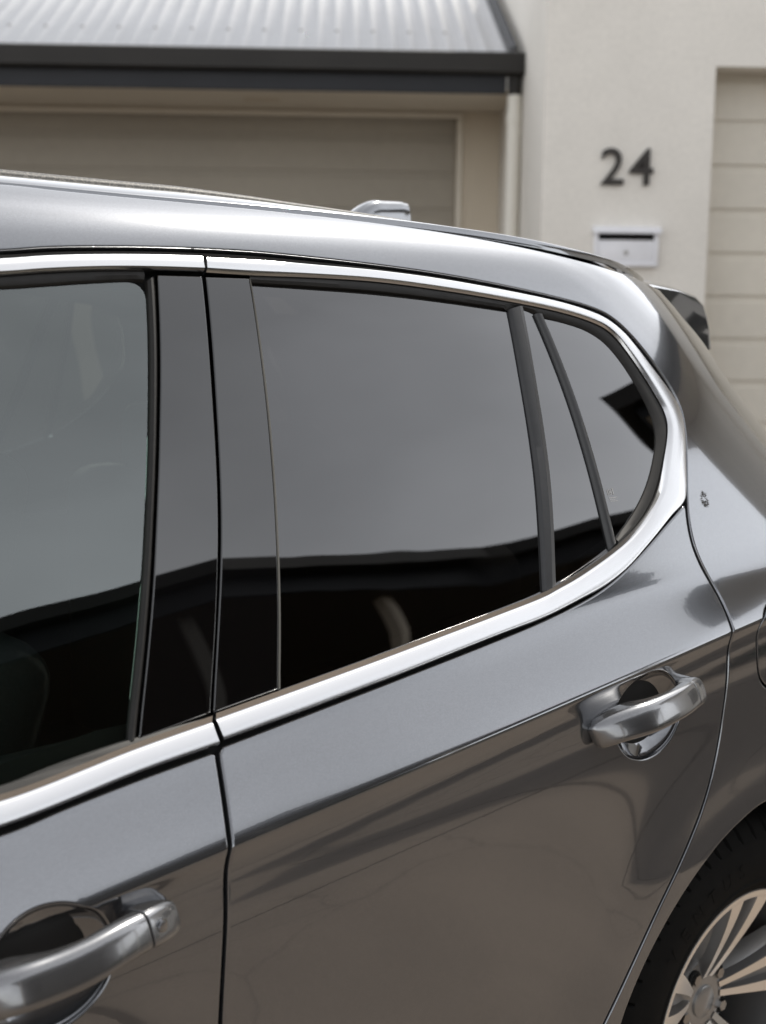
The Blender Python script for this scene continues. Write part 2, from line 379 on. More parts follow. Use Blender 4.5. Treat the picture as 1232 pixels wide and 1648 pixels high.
def concrete_mat(name, col):
    m, nt, out = new_mat(name)
    b = nt.nodes.new("ShaderNodeBsdfPrincipled"); b.inputs['Roughness'].default_value = .9
    geo = nt.nodes.new("ShaderNodeNewGeometry")
    cur = None
    for sc, am, det in ((.45, .16, 3), (3.0, .12, 6), (60, .14, 4)):
        n = nt.nodes.new("ShaderNodeTexNoise"); n.inputs['Scale'].default_value = sc; n.inputs['Detail'].default_value = det
        nt.links.new(geo.outputs['Position'], n.inputs['Vector'])
        mr = nt.nodes.new("ShaderNodeMapRange"); mr.inputs['From Min'].default_value = .25; mr.inputs['From Max'].default_value = .75
        mr.inputs['To Min'].default_value = 1-am; mr.inputs['To Max'].default_value = 1+am
        nt.links.new(n.outputs['Fac'], mr.inputs['Value'])
        mx = nt.nodes.new("ShaderNodeMixRGB"); mx.blend_type = 'MULTIPLY'; mx.inputs[0].default_value = 1
        if cur is None: mx.inputs[1].default_value = (*col, 1)
        else: nt.links.new(cur, mx.inputs[1])
        nt.links.new(mr.outputs[0], mx.inputs[2]); cur = mx.outputs[0]
    # hairline cracks
    v = nt.nodes.new("ShaderNodeTexVoronoi"); v.feature = 'DISTANCE_TO_EDGE'; v.inputs['Scale'].default_value = .42
    n = nt.nodes.new("ShaderNodeTexNoise"); n.inputs['Scale'].default_value = 1.3; n.inputs['Detail'].default_value = 5
    nt.links.new(geo.outputs['Position'], n.inputs['Vector'])
    ad = nt.nodes.new("ShaderNodeMixRGB"); ad.blend_type = 'ADD'; ad.inputs[0].default_value = .55
    nt.links.new(geo.outputs['Position'], ad.inputs[1]); nt.links.new(n.outputs['Color'], ad.inputs[2]); nt.links.new(ad.outputs[0], v.inputs['Vector'])
    cr = nt.nodes.new("ShaderNodeValToRGB"); cr.color_ramp.elements[0].position = .0012; cr.color_ramp.elements[0].color = (.5, .49, .48, 1)
    cr.color_ramp.elements[1].position = .0035; cr.color_ramp.elements[1].color = (1, 1, 1, 1)
    nt.links.new(v.outputs['Distance'], cr.inputs[0])
    mx = nt.nodes.new("ShaderNodeMixRGB"); mx.blend_type = 'MULTIPLY'; mx.inputs[0].default_value = 1
    nt.links.new(cur, mx.inputs[1]); nt.links.new(cr.outputs[0], mx.inputs[2])
    nt.links.new(mx.outputs[0], b.inputs['Base Color']); nt.links.new(b.outputs[0], out.inputs[0])
    return m

M = dict(
    paint=paint_mat("grey_metallic_paint", (.150, .155, .166)),
    paint_soft=paint_mat("grey_handle_paint", (.165, .166, .172), .26, (.07, .11)),
    chrome=principled("bright_chrome", (.60, .60, .605), rough=.21, metal=1.0),
    gloss_black=principled("gloss_black_plastic", (.0018, .0018, .002), rough=.012, spec=.85, ior=1.6),
    rubber=principled("black_rubber", (.022, .021, .020), rough=.5, noise=(40, .2, 3)),
    seal=principled("grey_rubber_seal", (.014, .013, .012), rough=.5, spec=.25, noise=(60, .2, 3)),
    beige_seal=principled("pale_seal_lip", (.20, .19, .165), rough=.45),
    bar=principled("satin_black_bar", (.018, .018, .019), rough=.34, spec=.5, noise=(80, .12, 3)),
    void=principled("dark_underbody", (.008, .008, .008), rough=.9),
    strip=strip_mat(),
    glass_front=glass_mat("clear_green_glass", (.46, .56, .51), 2.9, col=(.91, .97, .96)),
    glass_rear=glass_mat("dark_tinted_glass", (.045, .045, .045), 2.35),
    cloth=principled("black_seat_cloth", (.018, .018, .019), rough=.85, noise=(200, .3, 2)),
    liner=principled("grey_headliner", (.42, .41, .38), rough=.9),
    dash=principled("dark_trim_plastic", (.03, .03, .031), rough=.6),
    tyre=principled("tyre_rubber", (.0050, .0048, .0045), rough=.8, spec=.15, noise=[(30, .25, 4), (6, .2, 3)], bump=(120, .25, .001)),
    alloy=principled("machined_alloy", (.97, .94, .90), rough=.38, metal=1.0),
    alloy_dark=principled("grey_alloy_paint", (.30, .297, .295), rough=.36, metal=.75, coat=.5),
    brake=principled("rusty_brake_steel", (.17, .115, .08), rough=.5, metal=.7, noise=(30, .4, 4)),
    steel=principled("steel_nut", (.35, .34, .33), rough=.3, metal=1.0),
    render=principled("cream_render", (.755, .72, .662), rough=.92, noise=[(.9, .07, 5), (6, .03, 4), (45, .05, 3)], bump=(150, .3, .002)),
    render_b=principled("beige_render", (.60, .53, .43), rough=.92, noise=[(1.3, .05, 4)]),
    soffit=principled("soffit_board", (.66, .60, .51), rough=.8, noise=(2, .04, 3)),
    trim=principled("cream_trim_paint", (.70, .65, .56), rough=.6, noise=(3, .03, 3)),
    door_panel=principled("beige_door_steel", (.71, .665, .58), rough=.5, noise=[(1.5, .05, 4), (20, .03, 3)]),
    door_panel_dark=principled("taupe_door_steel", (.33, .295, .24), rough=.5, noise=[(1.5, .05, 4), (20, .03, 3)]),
    gutter=principled("dark_grey_gutter", (.022, .020, .018), rough=.55, spec=.3, noise=(4, .15, 4)),
    fascia=principled("charcoal_fascia", (.019, .020, .0235), rough=.55, spec=.3, noise=(6, .15, 4)),
    roofing=principled("pale_roof_steel", (.60, .60, .61), rough=.45, metal=.0, spec=.5, noise=[(1.2, .05, 4), (12, .03, 4)]),
    pipe=principled("cream_pipe", (.70, .67, .60), rough=.45),
    letter=principled("pale_grey_letterbox_steel", (.80, .80, .83), rough=.4, noise=(14, .04, 3)),
    black=principled("black_slot", (.004, .004, .004), rough=.9),
    digit=principled("dark_bronze_number", (.035, .030, .027), rough=.35, metal=.4),
    slab=concrete_mat("brown_concrete", (.155, .124, .097)),
    joint=principled("dark_joint", (.035, .032, .03), rough=.95),
    ground=concrete_mat("asphalt", (.09, .085, .08)),
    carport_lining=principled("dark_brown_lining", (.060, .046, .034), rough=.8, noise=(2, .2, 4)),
    etch=principled("etched_white", (.30, .30, .30), rough=.7),
    dark_mark=principled("matt_dark_mark", (.045, .042, .04), rough=.9),
    pillar_paint=principled("brown_post_paint", (.13, .12, .105), rough=.8),
    soil=principled("garden_soil", (.06, .045, .03), rough=1.0, noise=(8, .3, 4)),
    leaf=principled("grass_leaf", (.06, .095, .030), rough=.6, noise=(3, .3, 3)),
)
# ---------------------------------------------------------------- the ground
me = mesh_from("ground", [(-300,-300,-.06),(300,-300,-.06),(300,300,-.06),(-300,300,-.06)], [(0,1,2,3)])
structure(link("ground", me, M['ground']))
# driveway of cast concrete slabs laid parallel to the car
CAR_YAW = math.radians(42.0)
drive = structure(link("driveway", mesh_from("driveway", [(-9,-9,-.045),(16,-9,-.045),(16,6.9,-.045),(-9,6.9,-.045)], [(0,1,2,3)]), M['joint']))
_ex = Vector((math.cos(CAR_YAW), math.sin(CAR_YAW), 0)); _ey = Vector((-_ex.y, _ex.x, 0))
slab_me = {}
SLAB = 1.9
for i in range(-4, 7):
    for j in range(-3, 4):
        c = _ex*(i*SLAB+.55) + _ey*(j*SLAB+.4)
        if c.y > 7.4 or c.y < -9: continue
        k = (i*7+j*3) % 3
        if k not in slab_me:
            h = SLAB/2-.016
            bm = MB().bbox(-h, h, -h, h, -.045, 0, .008)
            slab_me[k] = mesh_from("slab", bm.v, bm.f)
            slab_me[k].materials.append(M['slab'])
        link("slab", slab_me[k], None, drive, loc=(c.x, c.y, 0), rotz=CAR_YAW)

# ---------------------------------------------------------------- house with number 24 (front right)
ALPHA = math.radians(2.2)
HO = Vector((.745, 7.0, 0))
def sectional_door(name, x0, x1, z_top, z_bot, y, mat, parent, pitch=.214, groove=.033):
    """steel door of pressed horizontal ribs; each rib a piece of its own"""
    d = MB().box(x0, x1, y+.012, y+.05, z_bot, z_top).obj(name, mat, parent)
    z = z_top; k = 0
    while z - .05 > z_bot:
        zb = max(z - pitch + groove, z_bot)
        b = MB().bbox(x0, x1, y, y+.0115, zb, z-.0, .004)
        b.obj("panel", mat, d)
        z -= pitch; k += 1
    return d

house = empty("rendered_house", HO, ALPHA)
tag(house, "cream rendered house with number 24, letterbox and beige garage door", "house")
WH = 3.42
w = MB()
OX0, OX1, OTOP, RD = .815, 3.35, 2.575, .255      # garage opening in the facade
w.box(0, OX0, 0, .22, 0, WH).box(OX1, 4.62, 0, .22, 0, WH).box(OX0, OX1, 0, .22, OTOP, WH)
w.box(0, .25, .22, 7.0, 0, WH)                  # side wall running back
wall = w.obj("wall", M['render'], house)
gd = sectional_door("garage_door", OX0-.02, OX1+.02, 2.746, .0, RD-.02, M['door_panel'], house)
MB().box(-.02, 4.02, -.03, .33, WH, WH+.05).obj("parapet_cap", M['gutter'], house)
# wing coming forward on the right, out of the frame but mirrored in the car
WX, WY, WT = 4.62, -3.85, 3.76
WW = .42
MB().box(WX, WX+WW, WY, .30, 0, WT-.23).obj("wing_wall", M['render'], house)
MB().box(WX-.55, WX+WW+.08, WY-.55, .7, WT-.225, WT-.19).obj("soffit", M['soffit'], house)
MB().box(WX-.57, WX-.55, WY-.57, .7, WT-.25, WT-.02).box(WX-.549, WX+WW+.08, WY-.57, WY-.55, WT-.25, WT-.02).obj("fascia", M['fascia'], house)
MB().box(WX-.69, WX-.572, WY-.69, .7, WT-.15, WT).box(WX-.571, WX+WW+.08, WY-.69, WY-.572, WT-.15, WT).obj("gutter", M['gutter'], house)
rf = MB()
rf.add([(WX-.6, WY-.6, WT+.002), (WX+WW+.12, WY-.6, WT+.002), (WX+WW+.12, .8, WT+.002), (WX-.6, .8, WT+.002), (WX+.0, WY+.0, WT+.25), (WX+.0, .8, WT+.25)],
       [(0,1,4), (1,2,5,4), (3,0,4,5), (2,3,5), (0,3,2,1)])
rf.obj("roof", M['roofing'], house)
wn_ = MB().bbox(WX-.02, WX+.03, -2.6, -1.2, .9, 2.2, .005).obj("window_frame", M['gutter'], house)
MB().box(WX-.026, WX-.0205, -2.54, -1.26, .96, 2.14).obj("pane", M['gloss_black'], wn_)

# house number
num = empty("house_number", HO, ALPHA)
tag(num, "dark raised house number 24 on the cream wall above the letterbox", "house number")
def digit(ch, x, z, size):
    cu = bpy.data.curves.new("digit", 'FONT'); cu.body = ch; cu.size = size; cu.extrude = .006; cu.bevel_depth = .0015; cu.align_x = 'CENTER'; cu.offset = .001
    tmp = bpy.data.objects.new("tmp", cu); COL.objects.link(tmp)
    bpy.context.view_layer.update()
    me = bpy.data.meshes.new_from_object(tmp.evaluated_get(bpy.context.evaluated_depsgraph_get()))
    bpy.data.objects.remove(tmp)
    me.materials.clear(); me.materials.append(M['digit'])
    o = link("digit", me, None, num, loc=(x, -.012, z)); o.rotation_euler = (math.pi/2, 0, 0)
    return o
digit("2", .335, 2.02, .243); digit("4", .476, 2.02, .243)

# letterbox
lb = empty("letterbox", HO + Vector((.413, .0158, 1.615)), ALPHA)
tag(lb, "pale grey steel letterbox with black slot set in the cream wall", "letterbox")
LW, LZ0, LZ1 = .156, .017, .205
fr = MB()
fr.bbox(-LW, LW, -.035, -.001, LZ0, LZ0+.022, .003).bbox(-LW, -LW+.02, -.034, -.001, LZ0+.0225, LZ1-.031, .003).bbox(LW-.02, LW, -.034, -.001, LZ0+.0225, LZ1-.031, .003)
fr.obj("frame", M['letter'], lb, sharp=35)
MB().prism([(-.001, LZ1+.004), (-.055, LZ1-.006), (-.058, LZ1-.030), (-.001, LZ1-.0305)], 'x', -LW-.008, LW+.008).obj("hood", M['letter'], lb)
MB().box(-LW+.02, LW-.02, -.012, -.002, LZ1-.062, LZ1-.031).obj("slot", M['black'], lb)
fp = MB().bbox(-LW+.0205, LW-.0205, -.028, -.002, LZ0+.0225, LZ1-.0625, .004).obj("flap", M['letter'], lb, sharp=35)
MB().tube([(0, -.030, LZ0+.065), (0, -.0285, LZ0+.065)], .012, 16).obj("lock", M['steel'], fp)

# ---------------------------------------------------------------- garage house (left)
gh = empty("garage_house", HO, ALPHA)
tag(gh, "low garage house with pale corrugated roof, charcoal gutter and brown garage door", "house")
GY, GX1, GX0 = .72, -.004, -7.5
ZG = 2.729
# gutter: quad profile
prof = [(GY, ZG), (GY-.012, ZG-.008), (GY-.012, ZG-.10), (GY+.004, ZG-.112), (GY+.118, ZG-.112), (GY+.118, ZG), (GY+.108, ZG), (GY+.108, ZG-.102), (GY+.006, ZG-.102), (GY-.002, ZG-.095), (GY-.002, ZG-.012), (GY+.010, ZG-.008)]
MB().prism(prof, 'x', GX0, GX1).obj("gutter", M['gutter'], gh)
MB().bbox(GX0, GX1-.09, GY+.045, GY+.070, ZG-.207, ZG-.1125, .003).obj("fascia", M['fascia'], gh)
SOF = ZG-.207
MB().box(GX0, GX1-.001, GY+.071, 1.78, SOF+.012, SOF+.030).obj("soffit", M['soffit'], gh)
GW = 1.76
DX1, DTOP = -.262, SOF-.027
w = MB(); w.box(DX1, GX1, GW, GW+.25, 0, SOF+.011).box(GX0, DX1, GW, GW+.05, DTOP, SOF+.011).box(GX0, -5.1, GW, GW+.25, 0, DTOP)
w.obj("wall", M['render_b'], gh)
MB().bbox(-5.1, DX1+.03, GW-.018, GW-.001, DTOP, DTOP+.024, .004).bbox(DX1+.0, DX1+.03, GW-.017, GW-.001, 0, DTOP-.001, .004).obj("door_trim", M['trim'], gh)
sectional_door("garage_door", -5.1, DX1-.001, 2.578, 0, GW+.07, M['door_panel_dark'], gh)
# corrugated roof, one sheet of real waves
PIT = math.radians(22.5); WP = .098
nx = int((GX1+.0-GX0)/WP)*8; ny = 2
vs, fs = [], []
for i in range(nx+1):
    x = GX1 - .002 - i*WP/8
    z = .007*math.cos(2*math.pi*i/8) + .002*math.cos(4*math.pi*i/8)
    hip = max(0.0, .0)
    for t in (0.0, 6.2):
        vs.append((x, GY+.03 + t*math.cos(PIT) - z*math.sin(PIT), ZG-.010 + t*math.sin(PIT) + z*math.cos(PIT)))
for i in range(nx):
    fs.append((2*i, 2*i+1, 2*i+3, 2*i+2))
# hip: cut the sheet where the roof turns at its right end
roof_me = mesh_from("roof", vs, fs, smooth=True)
bm = bmesh.new(); bm.from_mesh(roof_me)
HIPN = Vector((1.0, .0, 0)).normalized()
bmesh.ops.bisect_plane(bm, geom=list(bm.verts)+list(bm.edges)+list(bm.faces), plane_co=Vector((GX1-.03, GY+.03, 0)), plane_no=HIPN, clear_outer=True)
bm.to_mesh(roof_me); bm.free()
roof = link("roof", roof_me, M['roofing'], gh)
sm = roof.modifiers.new("thick", 'SOLIDIFY'); sm.thickness = .002
def roofpt(t, dx=0, up=0.0):
    y = GY+.03 + t*math.cos(PIT); x = GX1-.03  + dx
    return (x, y, ZG+.004 + t*math.sin(PIT) + up)
cap = MB()
for (dx0, dx1, u0, u1) in ((-.055, -.015, .010, .028), (-.015, .022, .028, -.03)):
    a, b = roofpt(0, dx0, u0), roofpt(0, dx1, u1); c, d = roofpt(6.2, dx1, u1), roofpt(6.2, dx0, u0)
    cap.add([a, b, c, d], [(0,1,2,3)])
co = cap.obj("hip_cap", M['fascia'], roof); s_ = co.modifiers.new("thick", 'SOLIDIFY'); s_.thickness = .004
# roof screws in rows
scr = MB().tube([(0,0,0), (0,0,.010)], .008, 8); scm = mesh_from("screw", scr.v, scr.f); scm.materials.append(M['steel'])
for t in (.38, 1.45):
    for i in range(2, 74, 2):
        x = GX1 - .002 - i*WP
        y = GY+.03+t*math.cos(PIT)
        if x > GX1 - .2: continue
        o = link("screw", scm, None, roof, loc=(x, y-.012*math.sin(PIT), ZG-.010+t*math.sin(PIT)+.010*math.cos(PIT)))
        o.rotation_euler = (PIT, 0, 0)
# downpipe: dark offset under the gutter, cream pipe below
dp = MB().tube([(-.044, GY+.075, ZG-.112), (-.044, GY+.085, ZG-.207)], .0385, 16).obj("downpipe_top", M['gutter'], gh, sharp=40)
dq = MB().tube([(-.044, GY+.085, SOF-.001), (-.044, GY+.085, 0.0)], .0385, 20).obj("downpipe", M['pipe'], gh, sharp=40)
MB().tube([(-.044, GY+.085, SOF-.10), (-.044, GY+.085, SOF-.145)], .042, 20).obj("collar", M['pipe'], dq, sharp=40)
MB().bbox(-.03, -.001, GY+.07, GY+.10, SOF-.20, SOF-.18, .002).obj("bracket", M['pipe'], dq)
# small soffit vent
MB().bbox(-1.50, -1.30, 1.20, 1.36, SOF+.004, SOF+.0115, .002).obj("soffit_vent", M['render_b'], gh)

# ---------------------------------------------------------------- open garage beside the camera (mirrored in the car)
OB = Vector((4.5, .5, 0))
ob = empty("opposite_garage", OB)
tag(ob, "open garage with charcoal gutter standing opposite, mirrored in the dark car windows", "garage")
EZ = 3.56
EAVE = np.array([(2.20, -3.40), (4.39, .51), (6.49, 1.45), (7.14, 2.31)])      # plan of the unseen gutter line, bent to fit its mirrored edge
def eave_off(d):
    t = np.diff(EAVE, axis=0); t /= np.linalg.norm(t, axis=1, keepdims=True); n = np.stack([t[:, 1], -t[:, 0]], -1)
    m = np.vstack([n[:1], n[:-1]+n[1:], n[-1:]]); m /= np.linalg.norm(m, axis=1, keepdims=True)
    k = np.array([1]+[1/float(m[i]@n[i]) for i in range(1, len(n))]+[1])
    return EAVE+m*k[:, None]*d-np.array([OB.x, OB.y])
def band(d0, d1, z0, z1):
    A, B = eave_off(d0), eave_off(d1); b = MB()
    for i in range(len(A)-1):
        q = [A[i], A[i+1], B[i+1], B[i]]
        b.add([(*p, z0) for p in q]+[(*p, z1) for p in q], [(0,3,2,1), (4,5,6,7), (0,1,5,4), (2,3,7,6)]+([(3,0,4,7)] if i == 0 else [])+([(1,2,6,5)] if i == len(A)-2 else []))
    return b
band(0, .118, EZ-.11, EZ).obj("gutter", M['gutter'], ob)
band(.1185, .145, EZ-.27, EZ-.03).obj("fascia", M['fascia'], ob)
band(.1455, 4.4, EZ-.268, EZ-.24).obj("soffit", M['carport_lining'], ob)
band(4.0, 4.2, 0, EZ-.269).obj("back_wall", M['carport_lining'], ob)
band(.125, 4.6, EZ-.02, EZ+.0).obj("roof", M['fascia'], ob)
dirs = np.diff(EAVE, axis=0); dirs /= np.linalg.norm(dirs, axis=1, keepdims=True)
for seg, along, dd, half, mat in ((0, 4.25, .29, .035, 'pillar_paint'), (1, 1.45, .25, .035, 'render_b'), (0, 1.2, .29, .10, 'render_b'), (2, .8, .29, .06, 'render_b')):
    t = dirs[seg]; nrm_ = np.array([t[1], -t[0]]); c = EAVE[seg]+t*along+nrm_*dd-np.array([OB.x, OB.y])
    q = [c-t*half-nrm_*half, c+t*half-nrm_*half, c+t*half+nrm_*half, c-t*half+nrm_*half]
    MB().prism([tuple(x) for x in q], 'z', 0, EZ-.2685).obj("pillar", M[mat], ob)
t = dirs[0]; nrm_ = np.array([t[1], -t[0]]); c = EAVE[0]+t*2.4+nrm_*2.6-np.array([OB.x, OB.y])
MB().prism([tuple(c+t*a_+nrm_*b_) for a_, b_ in ((-1.0, -.4), (1.0, -.4), (1.0, .4), (-1.0, .4))], 'z', 0, 1.6).obj("storage_chest", M['carport_lining'], ob)
# garden strip with grass along its foot
bd = band(.62, 1.10, .004, .012).obj("garden_bed", M['soil'], None, loc=tuple(OB)); structure(bd)
gv, gf = [], []
for k in range(9000):
    seg = rnd.choice((0, 0, 0, 0, 1, 1, 2)); L_ = float(np.linalg.norm(EAVE[seg+1]-EAVE[seg])); al_ = rnd.uniform(0, L_); d_ = rnd.uniform(.64, 1.08)
    tt = dirs[seg]; nn_ = np.array([tt[1], -tt[0]]); x, y = EAVE[seg]+tt*al_+nn_*d_-np.array([OB.x, OB.y])
    h = rnd.uniform(.06, .20); a = rnd.uniform(0, 6.28); wd = .006; lx, ly = rnd.uniform(-.06, .06), rnd.uniform(-.06, .06)
    n = len(gv); gv += [(x-wd*math.cos(a), y-wd*math.sin(a), .012), (x+wd*math.cos(a), y+wd*math.sin(a), .012), (x+lx, y+ly, .012+h)]; gf.append((n, n+1, n+2))
gr = link("grass", mesh_from("grass", gv, gf), M['leaf'], loc=tuple(OB))
structure(gr, "stuff"); gr["label"] = "strip of green grass along the foot of the opposite garage"; gr["category"] = "grass"

# unseen hedging added to close the bright gap mirrored in the car
hg = empty("added_hedge", (8.9, 2.6, 0))
tag(hg, "clipped green hedging, added unseen to close the gap mirrored in the car", "added_hedge")
MB().bbox(-.32, .32, -3.4, 3.0, .05, 1.72, .12).obj("branches", M['soil'], hg)
hv, hf = [], []
for k in range(15000):
    f_ = rnd.random()
    if f_ < .55: x, y, z = -.36+rnd.uniform(-.05, .05), rnd.uniform(-3.5, 3.1), rnd.uniform(.05, 1.8)
    elif f_ < .8: x, y, z = rnd.uniform(-.36, .36), rnd.uniform(-3.5, 3.1), 1.76+rnd.uniform(-.05, .07)
    else: x, y, z = rnd.uniform(-.36, .36), rnd.choice((-3.45, 3.05))+rnd.uniform(-.05, .05), rnd.uniform(.05, 1.8)
    u_ = Vector((rnd.uniform(-1, 1), rnd.uniform(-1, 1), rnd.uniform(-1, 1))).normalized(); v_ = u_.cross(Vector((rnd.uniform(-1, 1), rnd.uniform(-1, 1), rnd.uniform(-1, 1)))).normalized()
    c = Vector((x, y, z)); L_ = rnd.uniform(.03, .05); n = len(hv)
    hv += [c-u_*L_, c+v_*L_*.45, c+u_*L_, c-v_*L_*.45]; hf.append((n, n+1, n+2, n+3))
link("foliage", mesh_from("foliage", hv, hf), M['leaf'], hg)
# ---------------------------------------------------------------- the car
# car frame: x rearwards from the rear axle, y inwards (the side facing the camera is y<0), z up.
FACE = .895
_wx = Vector((.615, 2.25, 0))
CAR_ORG = _wx + Vector((-math.sin(CAR_YAW), math.cos(CAR_YAW), 0))*FACE
car = empty("parked_car", CAR_ORG, CAR_YAW)
tag(car, "dark grey metallic car with chrome window trim and black tinted rear glass", "car")

def SP(x, z, off=0.0, side=1):
    x = np.asarray(x, float); z = np.asarray(z, float)
    v = V(x, z) + 0*x
    e = .0015
    vx = (V(x+e, z)-V(x-e, z))/(2*e); vz = (V(x, z+e)-V(x, z-e))/(2*e)
    n = np.stack([-vx, -np.ones_like(vx), -vz], -1); n /= np.linalg.norm(n, axis=-1, keepdims=True)
    p = np.stack([x, -v, z], -1) + n*np.asarray(off)[..., None]
    if side < 0: p[..., 1] *= -1; n[..., 1] *= -1
    return p, n

def arc(P):
    P = np.asarray(P, float); return np.concatenate([[0], np.cumsum(np.linalg.norm(np.diff(P, axis=0), axis=1))])
def smooth_curve(P, step=.006, corner=None):
    """centripetal Catmull-Rom through the points, resampled evenly"""
    P = np.asarray(P, float)
    if len(P) == 2:
        n = max(2, int(np.linalg.norm(P[1]-P[0])/step)+1); t = np.linspace(0, 1, n)[:, None]; return P[0]*(1-t)+P[1]*t
    Q = np.vstack([2*P[0]-P[1], P, 2*P[-1]-P[-2]]); out = []
    for i in range(1, len(Q)-2):
        p0, p1, p2, p3 = Q[i-1:i+3]
        t0 = 0; t1 = t0+max(np.linalg.norm(p1-p0)**.5, 1e-6); t2 = t1+max(np.linalg.norm(p2-p1)**.5, 1e-6); t3 = t2+max(np.linalg.norm(p3-p2)**.5, 1e-6)
        for t in np.linspace(t1, t2, 12, endpoint=False):
            a1 = (t1-t)/(t1-t0)*p0+(t-t0)/(t1-t0)*p1; a2 = (t2-t)/(t2-t1)*p1+(t-t1)/(t2-t1)*p2; a3 = (t3-t)/(t3-t2)*p2+(t-t2)/(t3-t2)*p3
            b1 = (t2-t)/(t2-t0)*a1+(t-t0)/(t2-t0)*a2; b2 = (t3-t)/(t3-t1)*a2+(t-t1)/(t3-t1)*a3
            out.append((t2-t)/(t2-t1)*b1+(t-t1)/(t2-t1)*b2)
    out.append(P[-1]); out = np.array(out)
    for _ in range(3):      # light smoothing of the drawing
        out[1:-1] = .25*out[:-2]+.5*out[1:-1]+.25*out[2:]
    s = arc(out); n = max(3, int(s[-1]/step)+1); u = np.linspace(0, s[-1], n)
    return np.stack([np.interp(u, s, out[:, 0]), np.interp(u, s, out[:, 1])], -1)
def fair(P, n=2):
    """iron out hand-drawn wobble while keeping the ends"""
    P = np.array(P, float)
    for _ in range(n): P[1:-1] = .25*P[:-2]+.5*P[1:-1]+.25*P[2:]
    return P
def offset_curve(P, d):
    """shift an open curve to its left by d"""
    P = np.asarray(P, float); t = np.gradient(P, axis=0); t /= np.linalg.norm(t, axis=1, keepdims=True)+1e-12
    return P + np.stack([-t[:, 1], t[:, 0]], -1)*d
def dedupe(P, eps=4e-4):
    out = [P[0]]
    for p in P[1:]:
        if np.linalg.norm(p-out[-1]) > eps: out.append(p)
    if np.linalg.norm(out[0]-out[-1]) < eps: out.pop()
    return np.array(out)
def area2(P): return np.sum(P[:, 0]*np.roll(P[:, 1], -1)-np.roll(P[:, 0], -1)*P[:, 1])/2
def loop(*curves):
    P = dedupe(np.vstack([np.asarray(c, float) for c in curves]))
    return P if area2(P) > 0 else P[::-1]
def densify(P, step):
    out = []
    for i in range(len(P)):
        a, b = P[i], P[(i+1) % len(P)]; n = max(1, int(round(np.linalg.norm(b-a)/step)))
        for k in range(n): out.append(a+(b-a)*k/n)
    return np.array(out)
def inside(pts, poly):
    x, y = pts[:, 0], pts[:, 1]; r = np.zeros(len(pts), bool)
    a, b = poly, np.roll(poly, -1, 0)
    for (x0, y0), (x1, y1) in zip(a, b):
        c = (y0 > y) != (y1 > y)
        if not c.any(): continue
        xi = (x1-x0)*(y-y0)/(y1-y0+1e-18)+x0
        r ^= c & (x < xi)
    return r
def dist_to(pts, poly, cap):
    d = np.full(len(pts), cap)
    for i in range(0, len(pts), 4000):
        q = pts[i:i+4000]; d[i:i+4000] = np.minimum(cap, np.sqrt(((q[:, None]-poly[None])**2).sum(-1)).min(1))
    return d
def loop_normals(P):
    t0 = P-np.roll(P, 1, 0); t1 = np.roll(P, -1, 0)-P
    t0 /= np.linalg.norm(t0, axis=1, keepdims=True)+1e-12; t1 /= np.linalg.norm(t1, axis=1, keepdims=True)+1e-12
    n0 = np.stack([t0[:, 1], -t0[:, 0]], -1); n1 = np.stack([t1[:, 1], -t1[:, 0]], -1)
    n = n0+n1; n /= np.linalg.norm(n, axis=1, keepdims=True)+1e-12
    k = np.clip(1/np.maximum(.35, (n*n0).sum(1)), 1, 1.6)
    return n, k[:, None]

